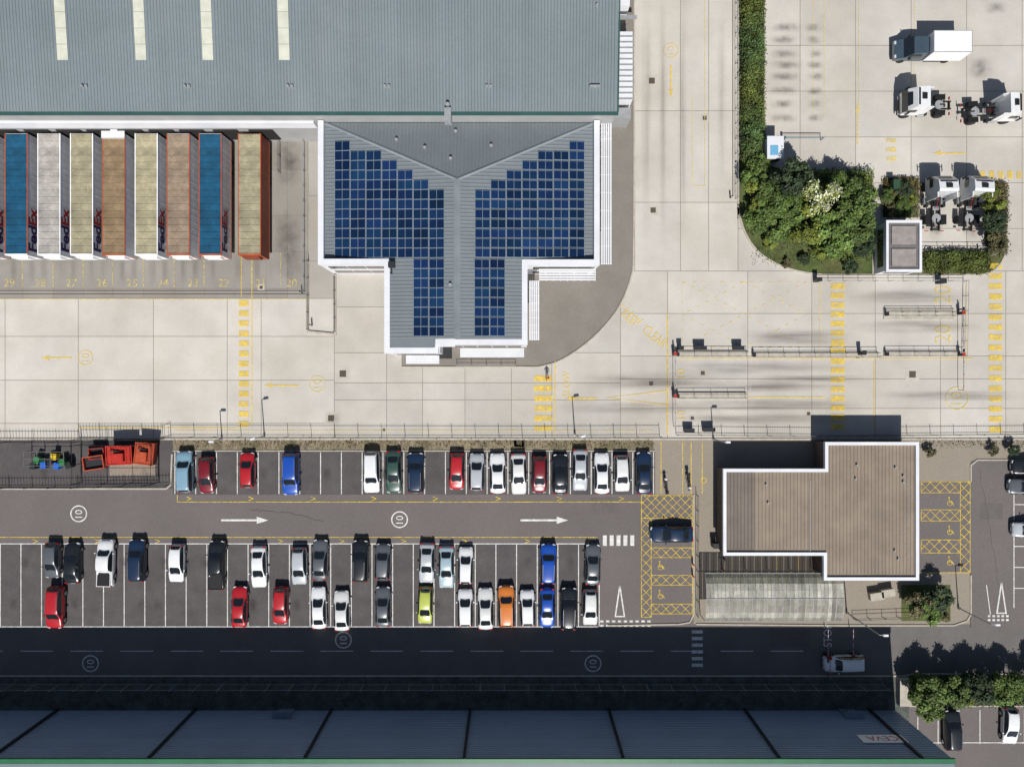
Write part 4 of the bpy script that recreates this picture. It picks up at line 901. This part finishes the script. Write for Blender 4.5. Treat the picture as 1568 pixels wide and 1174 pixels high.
# ---------------------------------------------------------------- people
def person(px,py,rot,top,leg):
    V=[];E=[];R=[]
    def ch(pts,parent=None):
        idx=[]
        for i,(x,y,z,r_) in enumerate(pts):
            V.append((x,y,z));R.append(r_);k_=len(V)-1
            if i==0 and parent is not None:E.append((parent,k_))
            if i>0:E.append((k_-1,k_))
            idx.append(k_)
        return idx
    sp=ch([(0,0,.95,.14),(0,.01,1.12,.13),(0,.02,1.32,.155),(0,.01,1.46,.11),(0,.01,1.54,.055),(0,.03,1.62,.085),(0,.03,1.70,.098),(0,.02,1.76,.07)])
    for s_ in(-1,1):
        ch([(s_*.10,0,.88,.095),(s_*.10,s_*.16+.03,.5,.065),(s_*.10,s_*.22-.04,.12,.045),(s_*.11,s_*.24+.0,.045,.04),(s_*.11,s_*.24+.15,.035,.032)],sp[0])
        a_=ch([(s_*.19,.0,1.43,.06),(s_*.25,-s_*.06,1.18,.045),(s_*.26,-s_*.12+.08,.96,.034),(s_*.26,-s_*.13+.11,.89,.028)],sp[3])
        for q in range(4): ch([(s_*.26,-s_*.13+.10+.018*(q-1),.83,.009),(s_*(.255),-s_*.13+.11+.019*(q-1),.79-.004*abs(q-1),.008)],a_[-1])
        ch([(s_*.245,-s_*.13+.15,.86,.01),(s_*.24,-s_*.13+.165,.83,.008)],a_[-1])
    ch([(0,.125,1.655,.014)],sp[5])
    for s_ in(-1,1): ch([(s_*.1,.03,1.66,.015)],sp[5])
    me=bpy.data.meshes.new('p');me.from_pydata(V,E,[])
    o=bpy.data.objects.new('p',me);scene.collection.objects.link(o);o.modifiers.new('k','SKIN')
    for i,r_ in enumerate(R): me.skin_vertices[0].data[i].radius=(r_,r_*.85 if i in(1,2,3) else r_)
    me.skin_vertices[0].data[0].use_root=True
    o.modifiers.new('s','SUBSURF').levels=1
    dg=bpy.context.evaluated_depsgraph_get(); m2=bpy.data.meshes.new_from_object(o.evaluated_get(dg),depsgraph=dg);bpy.data.objects.remove(o)
    for mt in(top,leg,M_sk,M_hr): m2.materials.append(mt)
    for p in m2.polygons:
        c=p.center
        if c.z>1.52: k_=3 if (c.z>1.72 or (c.y<.0 and c.z>1.6)) else 2
        elif c.z<.92 and abs(c.x)>.2: k_=2
        elif c.z>.9: k_=0
        elif c.z<.09: k_=3
        else: k_=1
        p.material_index=k_; p.use_smooth=True
    m2.name='pedestrian'
    ob=bpy.data.objects.new('pedestrian',m2);scene.collection.objects.link(ob);a_,b_=W(px,py);ob.location=(a_,b_,.035);ob.rotation_euler=(0,0,rot)
M_sk=M('skin',(.45,.27,.19),.6,0,1,0);M_hr=M('hair',(.03,.02,.015),.7,0,1,0)
person(838,579,0.1,M('hivis_jacket',(.8,.16,.03),.7),darkm); person(1105,852,2.2,darkm,M('blue_jeans',(.05,.07,.15),.8))
# ---------------------------------------------------------------- vegetation
def leafmat(name,col,rnd=.2): return M(name,col,.6,.2,1.0,0,8,attr=True,rnd=rnd,spec=.25)
lf=leafmat('foliage',(.095,.145,.034));lf_d=leafmat('foliage_dark',(.045,.07,.032));lf_y=leafmat('foliage_light',(.165,.195,.034));lf_w=leafmat('blossom_foliage',(.60,.62,.42),.05);lf_h=leafmat('hedge_foliage',(.09,.125,.034),.1);lf_b=leafmat('dry_foliage',(.12,.11,.05),.2)
def leaves(cent,nrm,size,col):
    N=len(cent); n=nrm/np.linalg.norm(nrm,axis=1,keepdims=True)
    a_=rng.normal(size=(N,3)); u=np.cross(n,a_);u/=np.linalg.norm(u,axis=1,keepdims=True);v=np.cross(n,u)
    s_=size[:,None]; V=np.stack([cent-u*s_,cent-v*s_*.6,cent+u*s_,cent+v*s_*.6],1).reshape(-1,3)
    return V,np.repeat(col,4,axis=0)
def mk_leafobj(name,V,C,mats,extra=None):
    me=bpy.data.meshes.new(name); N=len(V)//4; base=MB() if extra is None else extra
    ev=np.array(base.v,dtype=float).reshape(-1,3) if base.v else np.zeros((0,3)); off=len(ev)
    faces=[list(f) for f in base.f]+(np.arange(N*4).reshape(-1,4)+off).tolist()
    me.from_pydata(np.vstack([ev,V]).tolist(),[],faces)
    for m_ in mats: me.materials.append(m_)
    me.polygons.foreach_set('material_index',[1]*len(base.f)+[0]*N)
    ca=me.color_attributes.new('Col','FLOAT_COLOR','POINT'); arr=np.ones((off+N*4,4),dtype=np.float32); arr[off:,:3]=C; ca.data.foreach_set('color',arr.ravel()); me.update()
    return me
def tree_mesh(seed,mat,nl=4600,ls=.074):
    r=np.random.default_rng(seed); ex=MB()
    ex.tube((0,0,0),(0.03,0,.8),.07,.05,8); 
    nb=18; lobes=[]
    for i in range(nb):
        a_=r.uniform(0,6.28); rad=math.sqrt(r.uniform(0,1))*.76; z=1.25+r.uniform(-.35,.5)*(1-rad*.6)
        lobes.append((rad*math.cos(a_),rad*math.sin(a_),z,r.uniform(.16,.35)))
    for (x,y,z,q) in lobes[:10]: ex.tube((0.03,0,.55+r.uniform(0,.3)),(x*.85,y*.85,z),.028,.008,5)
    L=np.array(lobes); pk=r.integers(0,nb,nl); d_=r.normal(size=(nl,3)); d_/=np.linalg.norm(d_,axis=1,keepdims=True)
    rr=L[pk,3]*(r.uniform(.25,1,nl)**.5)*(1+.25*r.normal(size=nl).clip(-1,1.5))
    c=L[pk,:3]+d_*rr[:,None]
    n=d_*.6+np.array([0,0,.7])+r.normal(size=(nl,3))*.45
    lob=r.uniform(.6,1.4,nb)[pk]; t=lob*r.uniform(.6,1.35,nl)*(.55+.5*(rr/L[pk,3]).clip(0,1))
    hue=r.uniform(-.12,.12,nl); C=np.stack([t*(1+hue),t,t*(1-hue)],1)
    V,C=leaves(c,n,r.uniform(.6,1.3,nl)*ls,C)
    return mk_leafobj('tree',V,C,[mat,bark],ex)
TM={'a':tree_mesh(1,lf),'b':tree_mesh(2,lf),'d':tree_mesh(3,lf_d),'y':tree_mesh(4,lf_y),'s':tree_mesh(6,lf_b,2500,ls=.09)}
def tree(px,py,rpx,h,k_,name='tree'):
    o=bpy.data.objects.new(name,TM[k_]);scene.collection.objects.link(o);x,y=W(px,py,h*.65);o.location=(x,y,.04);r_=rpx/S;o.scale=(r_,r_,h/1.95);o.rotation_euler=(0,0,random.uniform(0,6.28))
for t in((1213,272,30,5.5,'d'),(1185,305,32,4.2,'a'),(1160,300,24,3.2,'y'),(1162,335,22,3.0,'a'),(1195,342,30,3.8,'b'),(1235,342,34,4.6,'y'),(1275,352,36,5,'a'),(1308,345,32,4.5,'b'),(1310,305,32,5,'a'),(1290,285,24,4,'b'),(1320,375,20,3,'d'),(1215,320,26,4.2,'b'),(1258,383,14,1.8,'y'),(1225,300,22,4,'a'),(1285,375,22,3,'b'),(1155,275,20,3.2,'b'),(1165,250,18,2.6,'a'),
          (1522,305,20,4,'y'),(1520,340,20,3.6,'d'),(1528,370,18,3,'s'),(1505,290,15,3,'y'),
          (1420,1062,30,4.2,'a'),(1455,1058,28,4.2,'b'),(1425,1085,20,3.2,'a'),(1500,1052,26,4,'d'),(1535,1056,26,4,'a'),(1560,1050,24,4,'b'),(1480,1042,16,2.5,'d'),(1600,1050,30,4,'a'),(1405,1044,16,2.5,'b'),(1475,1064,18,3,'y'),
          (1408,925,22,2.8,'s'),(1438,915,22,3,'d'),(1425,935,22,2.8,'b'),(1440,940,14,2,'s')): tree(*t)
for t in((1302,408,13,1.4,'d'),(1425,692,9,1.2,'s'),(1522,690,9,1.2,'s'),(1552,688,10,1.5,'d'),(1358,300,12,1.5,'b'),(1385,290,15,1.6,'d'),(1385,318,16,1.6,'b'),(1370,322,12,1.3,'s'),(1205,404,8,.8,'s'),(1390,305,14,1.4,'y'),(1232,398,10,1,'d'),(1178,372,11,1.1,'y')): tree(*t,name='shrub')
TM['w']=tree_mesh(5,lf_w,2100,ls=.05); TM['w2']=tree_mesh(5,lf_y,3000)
x,y=W(1256,300,4.2)
o=bpy.data.objects.new('blossom_tree',TM['w2']);scene.collection.objects.link(o);o.location=(x,y,.04);o.scale=(2.05,2.05,3.3)
o2=bpy.data.objects.new('blossoms',TM['w']);scene.collection.objects.link(o2);o2.parent=o;o2.location=(0,0,.05);o2.scale=(1.04,1.04,1.03)
def hedge(name,poly,h,n,mat,ls=.11,bump=.5):
    cs=[];ns=[];sz=[];co=[]
    tot=sum((x1-x0)*(y1-y0) for x0,y0,x1,y1 in poly)
    for (x0,y0,x1,y1) in poly:
        k_=int(n*(x1-x0)*(y1-y0)/tot); px=rng.uniform(x0,x1,k_);py=rng.uniform(y0,y1,k_)
        X=(px-784)/S;Y=(587-py)/S
        hh=h*(.72+bump*.5*(np.sin(X*1.7+np.sin(Y*1.1)*2)*np.cos(Y*1.9+X*.6)+.5*np.sin(Y*4.1+X*3)))
        ed=np.minimum(np.minimum(px-x0,x1-px),np.minimum(py-y0,y1-py))/S
        hh*=np.clip(.45+ed*1.4,.3,1)
        Zc=hh*rng.uniform(.25,1,k_)**.35; jit=rng.normal(size=(k_,3))*.19
        cs.append(np.stack([X,Y,Zc+.05],1)+jit*[1,1,.4]); ns.append(rng.normal(size=(k_,3))*.5+[0,0,.8])
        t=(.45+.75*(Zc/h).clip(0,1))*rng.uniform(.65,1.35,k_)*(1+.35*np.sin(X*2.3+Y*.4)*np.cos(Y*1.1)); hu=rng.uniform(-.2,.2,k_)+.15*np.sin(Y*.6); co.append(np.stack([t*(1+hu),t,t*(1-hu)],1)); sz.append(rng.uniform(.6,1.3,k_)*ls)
    V,C=leaves(np.vstack(cs),np.vstack(ns),np.concatenate(sz),np.vstack(co))
    me=mk_leafobj(name,V,C,[mat,bark]); o=bpy.data.objects.new(name,me);scene.collection.objects.link(o)
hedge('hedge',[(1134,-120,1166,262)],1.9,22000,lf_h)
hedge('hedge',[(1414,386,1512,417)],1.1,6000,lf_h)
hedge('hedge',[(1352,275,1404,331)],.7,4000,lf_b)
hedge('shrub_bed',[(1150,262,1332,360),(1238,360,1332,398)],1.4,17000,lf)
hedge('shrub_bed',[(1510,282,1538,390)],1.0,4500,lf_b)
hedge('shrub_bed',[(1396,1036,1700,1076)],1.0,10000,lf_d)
hedge('weeds',[(270,674,1000,686),(1240,674,1700,684)],.25,2600,lf_b,.08)
hedge('grass_tufts',[(1150,370,1240,405),(-100,1040,1360,1080)],.2,6000,lf_d,.08)
# ---------------------------------------------------------------- light, sky, camera
w=bpy.data.worlds.new('World');scene.world=w;w.use_nodes=True;nt=w.node_tree
sky=nt.nodes.new('ShaderNodeTexSky');sky.sky_type='NISHITA';sky.sun_disc=False;sky.sun_elevation=math.radians(50);sky.sun_rotation=math.radians(176)
nt.links.new(sky.outputs[0],nt.nodes['Background'].inputs[0]);nt.nodes['Background'].inputs[1].default_value=0.06
sl=bpy.data.lights.new('sun','SUN');sl.energy=5.0;sl.angle=math.radians(.5);sl.color=(1,.97,.925)
so=bpy.data.objects.new('sun',sl);scene.collection.objects.link(so);so.rotation_euler=(math.radians(40),0,math.radians(4));so.location=(0,-60,80)
cam=bpy.data.cameras.new('camera');cam.sensor_width=36;cam.lens=36*H/(1568/S);cam.clip_end=5000
co=bpy.data.objects.new('camera',cam);scene.collection.objects.link(co);co.location=(0,0,H);co.rotation_euler=(0,0,0);scene.camera=co
scene.view_settings.view_transform='Standard';scene.view_settings.look='None';scene.view_settings.exposure=0
